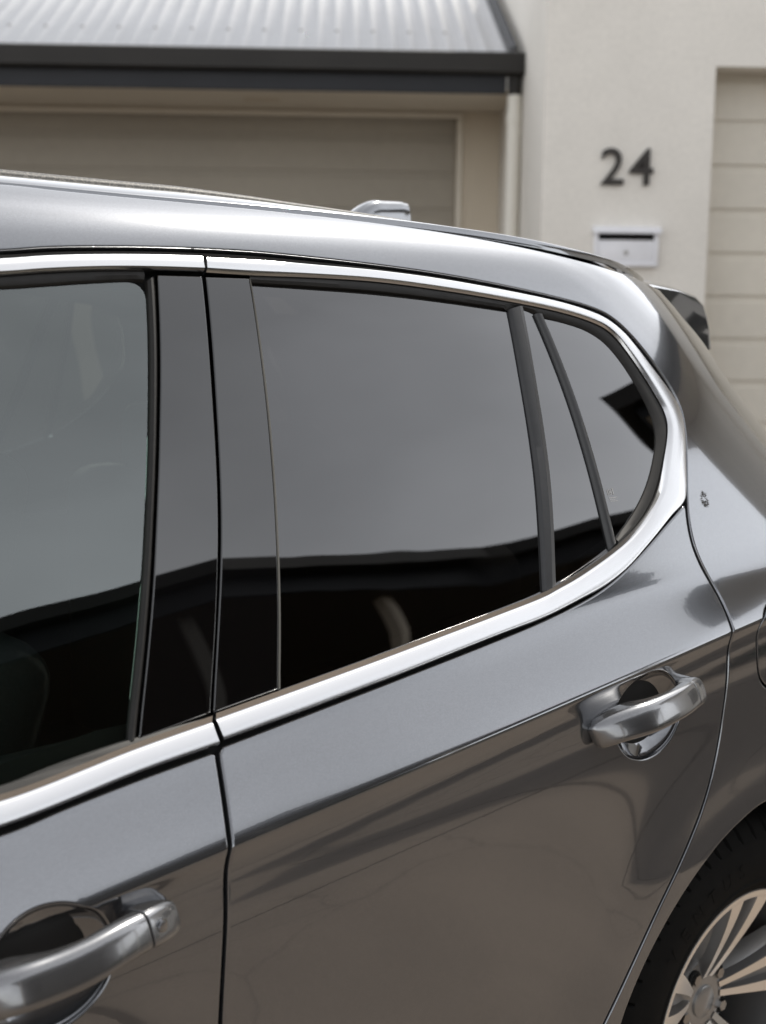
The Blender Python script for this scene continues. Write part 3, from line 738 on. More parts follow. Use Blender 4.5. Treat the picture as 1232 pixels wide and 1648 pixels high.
CREASE = np.array([-.020, -.014, -.009, -.0055, -.003, -.001, .001, .003, .0055, .009, .014, .020])
def panel(name, outline, mat, parent, off=0.0, side=1, r=.0025, thick=.016, step=.014, holes=(), bstep=.007, extra=None, zmap=None):
    """a curved sheet cut out of the body surface, with rounded, turned-in edges"""
    loops = [densify(outline if area2(outline) > 0 else outline[::-1], bstep)] + [densify(h if area2(h) < 0 else h[::-1], bstep*.6) for h in holes]
    rings = []
    for L in loops:
        n, k = loop_normals(L)
        rings.append((L, n, L-n*k*r))
    bpts = np.vstack([g[2] for g in rings])
    mn, mx = rings[0][2].min(0), rings[0][2].max(0)
    gx = np.arange(mn[0]+step/2, mx[0], step); gz = np.arange(mn[1]+step/2, mx[1], step*.8)
    G2 = np.array([(x+(j % 2)*step/2, z) for j, z in enumerate(gz) for x in gx]) if len(gx) and len(gz) else np.zeros((0, 2))
    if extra is not None and len(G2):      # rows that follow the shoulder crease
        G2 = G2[np.abs(G2[:, 1]-z_crease(G2[:, 0])) > .024]
        cx_ = np.arange(mn[0]+.004, mx[0], extra)
        G2 = np.vstack([G2]+[np.stack([cx_, z_crease(cx_)+e_], -1) for e_ in CREASE])
    if len(G2):
        k = inside(G2, rings[0][2])
        for g in rings[1:]: k &= ~inside(G2, g[2])
        G2 = G2[k]
        if len(G2): G2 = G2[dist_to(G2, bpts, 1.0) > (.003 if extra is not None else min(step*.5, .006))]
    allp = np.vstack([bpts, G2]); edges = []; n0 = 0
    for g in rings:
        n = len(g[2]); edges += [(n0+i, n0+(i+1) % n) for i in range(n)]; n0 += n
    res = delaunay_2d_cdt([Vector(p) for p in allp], edges, [], 0, 1e-6)
    vv = np.array([v[:] for v in res[0]]); tri = np.array([f for f in res[2]])
    cen = vv[tri].mean(1); k = inside(cen, rings[0][2])
    for g in rings[1:]: k &= ~inside(cen, g[2])
    tri = tri[k]
    p, n = SP(vv[:, 0], vv[:, 1], off, side)
    # orient
    a = np.cross(p[tri[:, 1]]-p[tri[:, 0]], p[tri[:, 2]]-p[tri[:, 0]]); fl = (a*n[tri[:, 0]]).sum(1) < 0
    tri[fl] = tri[fl][:, ::-1]
    verts = list(p); norms = list(n); faces = [tuple(int(i) for i in t) for t in tri]
    # edge rings
    key = {tuple(np.round(v, 6)): i for i, v in enumerate(vv)}
    for L, n2, Lin in rings:
        N = len(L); ids = [key.get(tuple(np.round(q, 6))) for q in Lin]
        if any(i is None for i in ids):
            ids = [int(np.argmin(((vv-q)**2).sum(1))) for q in Lin]
        prev = ids
        pe, ne = SP(L[:, 0], L[:, 1], off, side); pin = p[ids]
        T = pe-pin; T /= np.linalg.norm(T, axis=1, keepdims=True)+1e-12
        for (fr_, dep, wN, wT) in ((.62, .22, .8, .6), (.9, .62, .35, .94), (1.0, 1.0, 0.0, 1.0)):
            q = pin+(pe-pin)*fr_ - ne*(dep*r); b0 = len(verts)
            verts += list(q); norms += list(ne*wN+T*wT)
            cur = list(range(b0, b0+N))
            for i in range(N):
                j = (i+1) % N
                faces.append((prev[i], cur[i], cur[j], prev[j]) if side > 0 else (prev[j], cur[j], cur[i], prev[i]))
            prev = cur
        q = pe-ne*thick; b0 = len(verts); verts += list(q); norms += list(T); cur = list(range(b0, b0+N))
        for i in range(N):
            j = (i+1) % N
            faces.append((prev[i], cur[i], cur[j], prev[j]) if side > 0 else (prev[j], cur[j], cur[i], prev[i]))
    verts = np.array(verts); norms = np.array(norms); norms /= np.linalg.norm(norms, axis=1, keepdims=True)+1e-12
    me = bpy.data.meshes.new(name); me.from_pydata(verts.tolist(), [], faces)
    me.polygons.foreach_set("use_smooth", [True]*len(me.polygons)); me.update()
    me.normals_split_custom_set_from_vertices(norms.tolist())
    return link(name, me, mat, parent)

def strip(name, A, B, profile, mat, parent, side=1, step=.006, closed_ends=True, sharp=28, pairs=None, profile2=None, blend=None):
    """a moulding between two edge curves; profile = [(w across 0..1, height)]"""
    A = np.asarray(A, float); B = np.asarray(B, float)
    sa, sb = arc(A), arc(B); n = max(4, int(max(sa[-1], sb[-1])/step))
    u = np.linspace(0, 1, n)
    if pairs:   # (fraction on A, fraction on B) landmarks
        ua = np.interp(u, np.linspace(0, 1, len(pairs)), [q[0] for q in pairs]); ub = np.interp(u, np.linspace(0, 1, len(pairs)), [q[1] for q in pairs])
    else: ua = ub = u
    rs = lambda P, s, t: np.stack([np.interp(t*s[-1], s, P[:, 0]), np.interp(t*s[-1], s, P[:, 1])], -1)
    a, b = rs(A, sa, ua), rs(B, sb, ub)
    vs = []; m = len(profile)
    wt = blend(u) if blend else np.zeros(n)
    for k_, (w, h) in enumerate(profile):
        w2, h2 = profile2[k_] if profile2 else (w, h)
        ww = (w*(1-wt)+w2*wt)[:, None]; hh = h*(1-wt)+h2*wt
        q = a+(b-a)*ww; p, _ = SP(q[:, 0], q[:, 1], hh, side); vs.append(p)
    vs = np.array(vs)   # m, n, 3
    verts = vs.reshape(-1, 3); faces = []
    for j in range(m-1):
        for i in range(n-1):
            faces.append((j*n+i, j*n+i+1, (j+1)*n+i+1, (j+1)*n+i))
    if closed_ends:
        faces.append(tuple(j*n for j in range(m))); faces.append(tuple(j*n+n-1 for j in range(m))[::-1])
    me = mesh_from(name, verts, faces, smooth=True)
    bm = bmesh.new(); bm.from_mesh(me); bmesh.ops.recalc_face_normals(bm, faces=bm.faces)
    bm.faces.ensure_lookup_table()
    # outward check on the middle row
    f = bm.faces[(m//2-1)*(n-1)+(n//2)] if m > 2 else bm.faces[n//2]
    if f.normal.y*side > 0: bmesh.ops.reverse_faces(bm, faces=bm.faces)
    bm.to_mesh(me); bm.free(); me.set_sharp_from_angle(angle=math.radians(sharp))
    return link(name, me, mat, parent)

C = {k: np.array(v) for k, v in T.items()}
S = lambda k, n=1: smooth_curve(fair(C[k], n))

# ---- shared curves -------------------------------------------------
cant = S('cant_low', 1)                              # lower edge of the roof rail, round the glass and down the rear door shut line
gap_i = lambda P, d: offset_curve(P, d)
# forward extensions (out of frame)
roof_f = np.array([(-2.05, 1.655), (-1.75, 1.69), (-1.45, 1.708)])
cant_f = np.array([(-2.02, 1.50), (-1.9, 1.545), (-1.7, 1.595), (-1.45, 1.619)])
roof_c = smooth_curve(np.vstack([roof_f, fair(C['roof_line'], 1)]))
cant_all = smooth_curve(np.vstack([cant_f, fair(C['cant_low'], 1)]))
tail = S('tail_gap', 0)
th = np.radians(np.linspace(172, -12, 70))
ARC0 = np.stack([np.cos(th)*.398, .36+np.sin(th)*.402], -1)
arch_pts = fair(C['arch'], 1)[::-1]
# rear wheel arch: traced front half, circle behind
arch_c = smooth_curve(np.vstack([[(-.405, .43)], arch_pts, [(.06, .763), (.15, .735), (.25, .675), (.33, .59), (.375, .50), (.392, .42), (.396, .32)]]))
sill_z = .30
# ---- body side: roof rail, rear pillar and rear wing in one pressing ----
for side in (1, -1):
    rear_edge = smooth_curve(np.array([tail[-1], (.19, 1.43), (.27, 1.33), (.36, 1.19), (.43, 1.05), (.47, .90), (.47, .72), (.45, .56), (.44, .43), (.43, .31)]))
    gap_end = cant_all[-1]
    lower = np.array([gap_end, (-.448, .49), (-.465, .45), (-.43, .44)])
    outline = loop(roof_c, tail, rear_edge, arch_c[::-1], lower[::-1], cant_all[::-1], [(-2.10, 1.46), (-2.34, 1.23), (-2.40, 1.20), (-2.22, 1.50)])
    fuel = None
    ang = np.linspace(0, 2*np.pi, 60, endpoint=False)
    fx, fz = .052, 1.025
    fuel = np.stack([fx+np.sign(np.cos(ang))*np.abs(np.cos(ang))**.62*.112, fz+np.sign(np.sin(ang))*np.abs(np.sin(ang))**.62*.078], -1)
    if side > 0:
        bs = panel("body_side", outline, M['paint'], car, 0, side, r=.003, step=.012, holes=[fuel], extra=.008)
        fin_ = fuel.copy(); c0 = np.array([fx, fz]); fin_ = c0+(fuel-c0)*np.array([1-.0035/.112, 1-.0035/.078])
        panel("fuel_flap", fin_, M['paint'], bs, -.0004, side, r=.002, step=.012, bstep=.004, extra=.006)
    else:
        bs = panel("body_side", outline, M['paint'], car, 0, side, r=.003, step=.03)
    # ---- doors
    bg = S('b_gap', 1); bg = np.vstack([bg, [(-1.093, .70), (-1.10, .55), (-1.105, .345)]])
    bg = smooth_curve(bg)
    GAPW = .0024
    top_f = np.vstack([[(-2.16, .992), (-1.9, 1.012), (-1.6, 1.036)], fair(C['door_top_f'], 1)]); top_f = smooth_curve(top_f)
    top_f = top_f[top_f[:, 0] < bg[0, 0]-.004]
    fl = bg-np.array([GAPW, 0]); fl = fl[fl[:, 1] < top_f[-1, 1]-.001]
    fdoor = loop(top_f, fl, [(-1.11, .335), (-2.08, .335), (-2.12, .42), (-2.16, .60), (-2.175, .80)])
    top_r = smooth_curve(fair(C['door_top_r'], 1)); top_r = top_r[top_r[:, 0] > bg[0, 0]+.004]
    rr = cant[cant[:, 1] < top_r[-1, 1]-.003]; rr = rr[np.argmax(rr[:, 1]):]
    rr = rr-np.array([.0042, 0])*1.0
    rr = np.vstack([rr, [(-.455, .487), (-.472, .45), (-.48, .40), (-.50, .345)]])
    bl = bg+np.array([GAPW, 0]); bl = bl[bl[:, 1] < top_r[0, 1]-.001]
    rdoor = loop(top_r, rr, [(-.52, .335), (-1.10, .335)], bl[::-1])
    ang = np.linspace(0, 2*np.pi, 72, endpoint=False)
    def cup_loop(cx, cz, rx, rz, rot):
        e = np.stack([np.cos(ang)*rx, np.sin(ang)*rz], -1); cr, sr = math.cos(rot), math.sin(rot)
        return np.array([cx, cz])+e@np.array([[cr, sr], [-sr, cr]])
    RC = (-.333, .974, .076, .064, .05); FC = (-1.312, .906, .078, .066, .05)
    if side > 0:
        fd = panel("front_door", fdoor, M['paint'], car, 0, side, r=.0036, step=.012, holes=[cup_loop(*FC)], extra=.008)
        rd = panel("rear_door", rdoor, M['paint'], car, 0, side, r=.0036, step=.012, holes=[cup_loop(*RC)], extra=.008)
    else:
        fd = panel("front_door", fdoor, M['paint'], car, 0, side, step=.03)
        rd = panel("rear_door", rdoor, M['paint'], car, 0, side, step=.03)
    # sill and front wing (mostly out of frame)
    panel("sill", loop([(-2.15, .327), (-1.1, .327), (-.53, .327), (-.49, .335), (-.44, .41), (-.43, .38), (-.44, .24), (-2.2, .24)]), M['dash'], car, -.004, side, step=.04)
    fa = np.stack([-2.68+np.cos(th)*.40, .36+np.sin(th)*.402], -1)
    wing = loop([(-2.18, .80), (-2.166, .60), (-2.126, .42), (-2.10, .30), (-2.27, .30)], fa[::-1], [(-3.10, .34), (-3.45, .40), (-3.45, .72), (-3.2, .86), (-2.9, .945), (-2.5, 1.01), (-2.166, 1.04), (-2.168, .99)])
    panel("front_wing", wing, M['paint'], car, 0, side, step=.035)
    # ---- dark liner behind the gaps, with the window openings left free
    lin = loop([(-2.2, .30), (-.47, .30), (-.44, .47), (-.36, .60), (-.26, .69), (-.10, .775), (.05, .785), (.2, .735), (.42, .62), (.40, .95), (.30, 1.15), (.12, 1.45), (.02, 1.58), (-.1, 1.615), (-.5, 1.668), (-1.1, 1.70), (-1.7, 1.68), (-2.0, 1.63), (-2.36, 1.22), (-2.2, 1.10)])
    whole_f = loop([(-2.2, 1.08), (-1.36, 1.10), (-1.19, 1.117), (-1.10, 1.117), (-.985, 1.590), (-1.2, 1.597), (-1.6, 1.575), (-1.9, 1.50), (-2.2, 1.25)])
    hw_r = loop([(-.985, 1.125), (-.5, 1.175), (-.32, 1.225), (-.21, 1.30), (-.16, 1.40), (-.20, 1.50), (-.30, 1.535), (-.6, 1.575), (-.87, 1.590), (-.93, 1.45), (-.97, 1.30)])
    panel("body_liner", lin, M['void'], car, -.020, side, r=.001, thick=.004, step=.035, holes=[whole_f, hw_r], bstep=.02)
    # ---- window trim: upper rails and waist rails
    rail_hi = [(0, -.010), (0, .0020), (.05, .0046), (.14, .0056), (.5, .0057), (.84, .0054), (.92, .0042), (.97, .0015), (1, -.004), (1, -.012)]
    up_t = smooth_curve(np.vstack([[(-1.9, 1.535), (-1.65, 1.588), (-1.4, 1.609)], C['ch_up_top_f']])); up_b = smooth_curve(np.vstack([[(-1.9, 1.517), (-1.65, 1.570), (-1.4, 1.591)], C['ch_up_bot_f']]))
    strip("upper_chrome_trim", up_t, up_b, rail_hi, M['chrome'], fd, side)
    rail_lo = [(0, -.012), (0, .0054), (.20, .0014), (.23, .0016), (.27, .0026), (.32, .0034), (.62, .0058), (.89, .0078), (.935, .0074), (.975, .0045), (1, -.001), (1, -.012)]
    rail_up = [(0, -.012), (0, .0010), (.06, .0022), (.12, .0034), (.18, .0044), (.24, .0050), (.60, .0054), (.84, .0055), (.92, .0046), (.97, .0025), (1, -.001), (1, -.012)]
    lo_t = smooth_curve(np.vstack([[(-2.1, 1.045), (-1.8, 1.06), (-1.55, 1.072)], C['ch_lo_top_f']])); lo_b = smooth_curve(np.vstack([[(-2.1, 1.008), (-1.8, 1.022), (-1.55, 1.037)], C['ch_lo_bot_f']]))
    strip("waist_chrome_trim", lo_t, lo_b, rail_lo, M['chrome'], fd, side)
    co_, ci_ = smooth_curve(fair(C['ch_out'], 0)), smooth_curve(fair(C['ch_in'], 0))
    # landmarks keep the moulding square to its run round the corner
    so, si = arc(co_), arc(ci_)
    def fo(p): return so[np.argmin(((co_-p)**2).sum(1))]/so[-1]
    def fi(p): return si[np.argmin(((ci_-p)**2).sum(1))]/si[-1]
    mk = [(0.0, 0.0)]
    for po, pi in zip([3, 6, 8, 10, 12, 14, 16, 18, 20, 22, 24, 26, 28], [3, 6, 8, 10, 11, 13, 15, 17, 19, 20, 23, 25, 27]):
        mk.append((fo(C['ch_out'][po]), fi(C['ch_in'][pi])))
    mk.append((1.0, 1.0))
    strip("window_chrome_trim", ci_, co_, rail_up, M['chrome'], rd, side, step=.005, pairs=[(b, a) for a, b in mk], profile2=rail_lo, blend=lambda u: np.clip((u-.50)/.14, 0, 1)**2*(3-2*np.clip((u-.50)/.14, 0, 1)))
    # ---- black rubber between roof rail and chrome
    cr_top = cant_all[(cant_all[:, 1] > 1.30)]
    out_all = np.vstack([up_t, co_[:np.argmax(co_[:, 0] > -.0872) if (co_[:, 0] > -.0872).any() else 200]])
    k_end = int(np.argmin(((co_-C['ch_out'][16])**2).sum(1))); out_all = np.vstack([up_t, co_[:k_end]])
    ctop = cant_all[:int(np.argmin(((cant_all-C['cant_low'][20])**2).sum(1)))]
    strip("roof_rail_seal", ctop+np.array([0, -.0010]), out_all, [(0, -.012), (.05, -.0070), (.30, -.0035), (.48, -.0050), (.52, -.0080), (.75, -.0090), (1, -.011)], M['seal'], car, side, closed_ends=False, sharp=40)
    # ---- pillar covers
    pfl, pfr, prl, prr = S('pilf_l'), S('pilf_r'), S('pilr_l'), S('pilr_r')
    panel("pillar_cover", loop(pfl, pfr[::-1]), M['gloss_black'], fd, -.0012, side, r=.0022, thick=.012, step=.012)
    panel("pillar_cover", loop(prl, prr[::-1]), M['gloss_black'], rd, -.0012, side, r=.0022, thick=.012, step=.012)
    # ---- front door glass and seals
    sl = S('seal_l'); ft = smooth_curve(np.vstack([[(-1.95, 1.495), (-1.7, 1.553), (-1.45, 1.580)], C['fglass_top']])); fb = smooth_curve(np.vstack([[(-2.15, 1.040), (-1.9, 1.058), (-1.6, 1.078)], C['fglass_bot']]))
    q0, q1, q2 = ft[-5], np.array([sl[0, 0]-.001, ft[-1, 1]+.0005]), sl[4]; tb = np.linspace(.1, .9, 9)[:, None]
    fg = loop(ft[:-4], q0*(1-tb)**2+2*q1*tb*(1-tb)+q2*tb**2, sl[4:-1], fb[::-1], [(-2.25, 1.10)])
    panel("door_glass", fg, M['glass_front'], fd, -.0075, side, r=.001, thick=.003, step=.03)
    strip("glass_seal", sl, pfl-np.array([.0012, 0]), [(0, -.0105), (.06, -.0035), (.35, -.0005), (.62, -.0012), (.75, -.004), (1, -.006), (1, -.012)], M['seal'], fd, side)
    strip("glass_seal", up_b[up_b[:, 0] < -.99]+np.array([0, .0005]), ft, [(0, -.004), (.1, -.002), (.5, -.0018), (.85, -.004), (1, -.009)], M['seal'], fd, side, closed_ends=False)
    strip("waist_seal", fb+np.array([0, .004]), lo_t-np.array([0, .0006]), [(0, -.009), (.3, -.003), (1, .0005)], M['seal'], fd, side, closed_ends=False)
    # ---- rear door glass
    rt, rl, rb, b1l = S('rglass_top'), S('rglass_l'), S('rglass_bot'), S('bar1_l')
    b1m, b1r, b2l, b2r, qg = S('bar1_m'), S('bar1_r'), S('bar2_l'), S('bar2_r'), smooth_curve(fair(C['qglass'], 1))
    panel("door_glass", loop(rt, b1l+np.array([.004, 0]), rb[::-1]-np.array([0, .004]), rl[::-1]), M['glass_rear'], rd, -.0065, side, r=.001, thick=.003, step=.03)
    panel("narrow_glass", loop(b1r-np.array([.003, 0]), (b2l+np.array([.003, 0]))[::-1]), M['glass_rear'], rd, -.0055, side, r=.001, thick=.003, step=.03)
    panel("quarter_glass", loop(qg+np.array([.0, .0]), (b2r-np.array([.003, 0]))[::-1]), M['glass_rear'], rd, -.0045, side, r=.001, thick=.003, step=.02)
    strip("glass_seal", rl-np.array([.0002, 0]), prr+np.array([.0003, 0]), [(0, -.0075), (.1, -.0012), (.5, .0004), (.9, -.0012), (1, -.008)], M['beige_seal'], rd, side, sharp=60)
    upc = ci_[:int(np.argmin(((ci_-C['ch_in'][5])**2).sum(1)))+4]; upc = upc[upc[:, 0] > -.846]
    strip("glass_seal", upc+np.array([0, .0005]), rt, [(0, -.004), (.08, -.0012), (.45, -.0012), (.72, -.0035), (.78, -.010), (1, -.012)], M['seal'], rd, side, closed_ends=False)
    # quarter glass surround
    i0 = int(np.argmin(((ci_-np.array(C['ch_in'][5]))**2).sum(1))); i1 = int(np.argmin(((ci_-np.array(C['ch_in'][20]))**2).sum(1)))
    qout = ci_[i0:i1]
    qin = np.vstack([smooth_curve(np.vstack([[C['rglass_top'][-1]], C['bar1_r'][:1]+np.array([[0, -.003]]), C['bar2_r'][:1]+np.array([[0, -.004]]), fair(C['qglass'], 1)]))])
    strip("quarter_glass_seal", qout, qin, [(0, -.004), (.06, -.001), (.35, -.0008), (.7, -.003), (.9, -.005), (1, -.009)], M['seal'], rd, side, closed_ends=False)
    # division bars
    strip("division_bar", b1l, b1m, [(0, -.009), (.10, -.002), (.25, .0005), (1, .0030)], M['bar'], rd, side, sharp=35)
    strip("division_bar", b1m, b1r, [(0, .0031), (.55, .0020), (.62, -.001), (.70, -.0025), (1, -.0035), (1, -.009)], M['bar'], rd, side, sharp=35)
    strip("division_bar", b2l, b2r, [(0, -.008), (.10, -.0012), (.30, .0016), (.72, .0018), (.92, -.0008), (1, -.007)], M['bar'], rd, side, sharp=40)
    if side > 0: near = dict(fd=fd, rd=rd, bs=bs)
# ---- roof: painted flange, gritty strip, roof skin ------------------
xs = np.linspace(-2.0, .10, 80)
zr = z_roof(xs)
xs_r = np.linspace(-2.0, .16, 84)
def roof_section(x):
    p, n = SP(np.array([x]), np.array([float(z_roof(x))]), 0.0, 1)
    return -p[0, 1], p[0, 2]
def rv(f, x):
    v0, z0 = roof_section(x)
    # v measured from the edge inwards
    return v0, z0
rows = []
FL = lambda x: float(np.interp(x, [-1.12, -.86, -.745, -.67, -.56, -.40, -.1, .1], [.85, .90, .72, .58, .45, .30, .20, .15]))
prof_r = [(.004, -.006), (.006, .0012), (.045, .0165)]
for side in (1, -1):
    vs = []; fs = []
    for x in xs_r:
        v0, z0 = rv(0, x)
        for dv, dz in [(-.0002, -.012), (.0006, -.0012), (.0020, .0006), (.030, .0105), (.050, .0150)]:
            vs.append((x, -side*(v0-dv), z0+(dz*FL(x) if dz > 0 else dz)))
    m = 5
    for i in range(len(xs_r)-1):
        for j in range(m-1):
            q = (i*m+j, (i+1)*m+j, (i+1)*m+j+1, i*m+j+1); fs.append(q if side > 0 else q[::-1])
    me = mesh_from("roof_flange", vs, fs, sharp=50); link("roof_flange", me, M['paint'], car)
    vs = []; fs = []
    xs_s = xs_r[xs_r < -.20]
    for x in xs_s:
        v0, z0 = rv(0, x); v0 -= .046; z0 += .0125*FL(x)
        for dv, dz in [(0, -.004), (.001, .004), (.005, .0085), (.012, .0105), (.022, .0100), (.027, .006), (.028, -.004)]:
            vs.append((x, -side*(v0-dv), z0+dz*(FL(x)*min(1, max(0.0, (-.30-x)/.25)) if dz > 0 else 1)))
    m = 7
    for i in range(len(xs_s)-1):
        for j in range(m-1):
            q = (i*m+j, (i+1)*m+j, (i+1)*m+j+1, i*m+j+1); fs.append(q if side > 0 else q[::-1])
    link("roof_strip", mesh_from("roof_strip", vs, fs, sharp=60), M['strip'], car)
# roof skin
vs, fs = [], []; m = 33
for x in xs_r:
    v0, z0 = rv(0, x); v0 -= .060
    for k in range(m):
        t = -1+2*k/(m-1); vs.append((x, t*v0, z0+.0145*FL(x)+(.014+.014*FL(x))*(1-t*t)))
for i in range(len(xs_r)-1):
    for k in range(m-1): fs.append((i*m+k, (i+1)*m+k, (i+1)*m+k+1, i*m+k+1))
roof_o = link("roof_skin", mesh_from("roof_skin", vs, fs, smooth=True), M['paint'], car)
hl = [(a, b*.985, c-.05) for a, b, c in vs]
link("headliner", mesh_from("headliner", hl, [f[::-1] for f in fs], smooth=True), M['liner'], car)
# shark-fin aerial
sec = []
xf = np.linspace(-.150, .030, 26)
vs, fs = [], []; m = 17
for x in xf:
    t = (x+.150)/.180
    h = .072*min(1, math.sin(min(t/.62, 1)*math.pi/2)**.9) if t < .62 else .072+.010*(t-.62)/.38
    if t > .93: h *= .97
    wd = .026*(1-.35*t)*min(1, (t/.12)**.6+.02)
    zb = float(z_roof(x))+.008
    zc_ = zb+.031
    for k in range(m):
        a = math.pi*k/(m-1); c, s = math.cos(a), math.sin(a)
        y = -wd*np.sign(c)*abs(c)**.75; z = zc_-.005+(h+.005)*abs(s)**.62
        vs.append((x, y, z))
for i in range(len(xf)-1):
    for k in range(m-1): fs.append((i*m+k, (i+1)*m+k, (i+1)*m+k+1, i*m+k+1))
fs.append(tuple(range(m))); fs.append(tuple((len(xf)-1)*m+k for k in range(m))[::-1])
fme = mesh_from("roof_aerial", vs, fs, sharp=45)
bm = bmesh.new(); bm.from_mesh(fme); bmesh.ops.recalc_face_normals(bm, faces=bm.faces); bm.to_mesh(fme); bm.free(); fme.set_sharp_from_angle(angle=math.radians(45))
link("roof_aerial", fme, M['paint'], car)
# ---- tailgate, spoiler, bumper --------------------------------------
zz = np.linspace(.31, 1.50, 48)
def x_end(z): return float(np.interp(z, [.31, .43, .56, .72, .90, 1.05, 1.19, 1.33, 1.43, 1.50], [.43, .44, .45, .47, .47, .43, .36, .27, .19, .147]))
vs, fs = [], []; m = 41
for z in zz:
    x0 = x_end(z); v0 = float(V(np.array([x0]), np.array([z]))[0])-.004
    for k in range(m):
        t = -1+2*k/(m-1); bul = (.27 if z < 1.05 else .27-.06*(z-1.05)/.45)
        vs.append((x0-.002+bul*(1-abs(t)**2.6), t*v0, z))
for i in range(len(zz)-1):
    for k in range(m-1): fs.append((i*m+k, i*m+k+1, (i+1)*m+k+1, (i+1)*m+k))
link("tailgate", mesh_from("tailgate", vs, fs, sharp=40), M['paint'], car)
# spoiler: block with a rounded end, following the roof
SPX = .50
prof = [(.04, 1.610), (.12, 1.601), (.20, 1.595), (.29, 1.585), (.355, 1.570), (.385, 1.552), (.402, 1.525), (.415, 1.49), (.422, 1.455), (.38, 1.44), (.25, 1.46), (.14, 1.50), (.05, 1.56)]
vs, fs = [], []; n = len(prof); ys = np.concatenate([[-.497, -.492, -.482, -.468, -.45, -.42], np.linspace(-.38, .38, 17), [.42, .45, .468, .482, .492, .497]])
for y in ys:
    e = max(0, (abs(y)-.38)/.117); shr = 1-.16*(1-math.sqrt(max(0, 1-e*e)))
    cx, cz = .22, 1.53
    dz = .034*(1-(abs(y)/.497)**2)
    for (x, z) in prof: vs.append((cx+(x-cx)*shr+(.03*(1-(abs(y)/.497)**2) if x > .3 else 0), y, cz+(z-cz)*shr+(dz if z > 1.53 else 0)))
for i in range(len(ys)-1):
    for k in range(n): fs.append((i*n+k, i*n+(k+1) % n, (i+1)*n+(k+1) % n, (i+1)*n+k))
fs.append(tuple(range(n))[::-1]); fs.append(tuple((len(ys)-1)*n+k for k in range(n)))
sme = mesh_from("spoiler", vs, fs, sharp=30)
bm = bmesh.new(); bm.from_mesh(sme); bmesh.ops.recalc_face_normals(bm, faces=bm.faces); bm.to_mesh(sme); bm.free(); sme.set_sharp_from_angle(angle=math.radians(30))
link("spoiler", sme, M['paint'], car)
# bonnet, windscreen, nose (out of frame, plain)
vs, fs = [], []; m = 17; xb = np.linspace(-3.5, -2.36, 14)
for x in xb:
    t = (x+3.5)/1.14
    for k in range(m):
        y = -1+2*k/(m-1); w_ = .86-.18*(1-t)**2
        vs.append((x+.12*y*y*(1-t)*1.0, y*w_, .74+.47*t**.6-.07*y*y*t-.02*y*y))
for i in range(len(xb)-1):
    for k in range(m-1): fs.append((i*m+k, (i+1)*m+k, (i+1)*m+k+1, i*m+k+1))
link("bonnet", mesh_from("bonnet", vs, fs, smooth=True), M['paint'], car)
nb = MB().add([(-3.50, -.70, .74), (-3.40, -.88, .40), (-3.60, -.72, .42), (-3.58, .72, .42), (-3.40, .88, .40), (-3.50, .70, .74), (-3.62, 0, .72), (-3.72, 0, .42)], [(0, 1, 2), (0, 2, 7, 6), (6, 7, 3, 5), (5, 3, 4), (1, 4, 3, 7, 2)])
vs = []; fs = []
for k in range(m):
    y = -1+2*k/(m-1); vs += [(-2.40-.06*(1-y*y), y*.80, 1.185), (-2.0-.05*(1-y*y), y*.56, 1.665+.025*(1-y*y))]
for k in range(m-1): fs.append((2*k, 2*k+2, 2*k+3, 2*k+1))
link("windscreen", mesh_from("windscreen", vs, fs, smooth=True), M['glass_front'], car)

# ---- door handles ---------------------------------------------------
def dish(name, cx, cz, rx, rz, rot, depth, parent):
    ang = np.linspace(0, 2*np.pi, 72, endpoint=False); cr, sr = math.cos(rot), math.sin(rot)
    rings = [(1.0, .0022, 0), (.995, .0035, 0)] + [(r, None, 0) for r in (.98, .95, .91, .85, .78, .7, .6, .5, .4, .3, .2, .1)]
    vs, fs = [], []
    for r, d, _ in rings:
        e = np.stack([np.cos(ang)*rx*r, np.sin(ang)*rz*r], -1)@np.array([[cr, sr], [-sr, cr]])+np.array([cx, cz])
        dd = d if d is not None else .0035+(depth-.0035)*(1-r**2)**.85
        p, _n = SP(e[:, 0], e[:, 1], -dd, 1); vs += list(p)
    N = 72
    for i in range(len(rings)-1):
        for k in range(N): fs.append((i*N+k, (i+1)*N+k, (i+1)*N+(k+1) % N, i*N+(k+1) % N))
    fs.append(tuple((len(rings)-1)*N+k for k in range(N)))
    me = mesh_from(name, vs, fs, smooth=True)
    bm = bmesh.new(); bm.from_mesh(me); bmesh.ops.recalc_face_normals(bm, faces=bm.faces); bm.faces.ensure_lookup_table()
    if bm.faces[-1].normal.y > 0: bmesh.ops.reverse_faces(bm, faces=bm.faces)
    bm.to_mesh(me); bm.free()
    return link(name, me, M['paint'], parent)

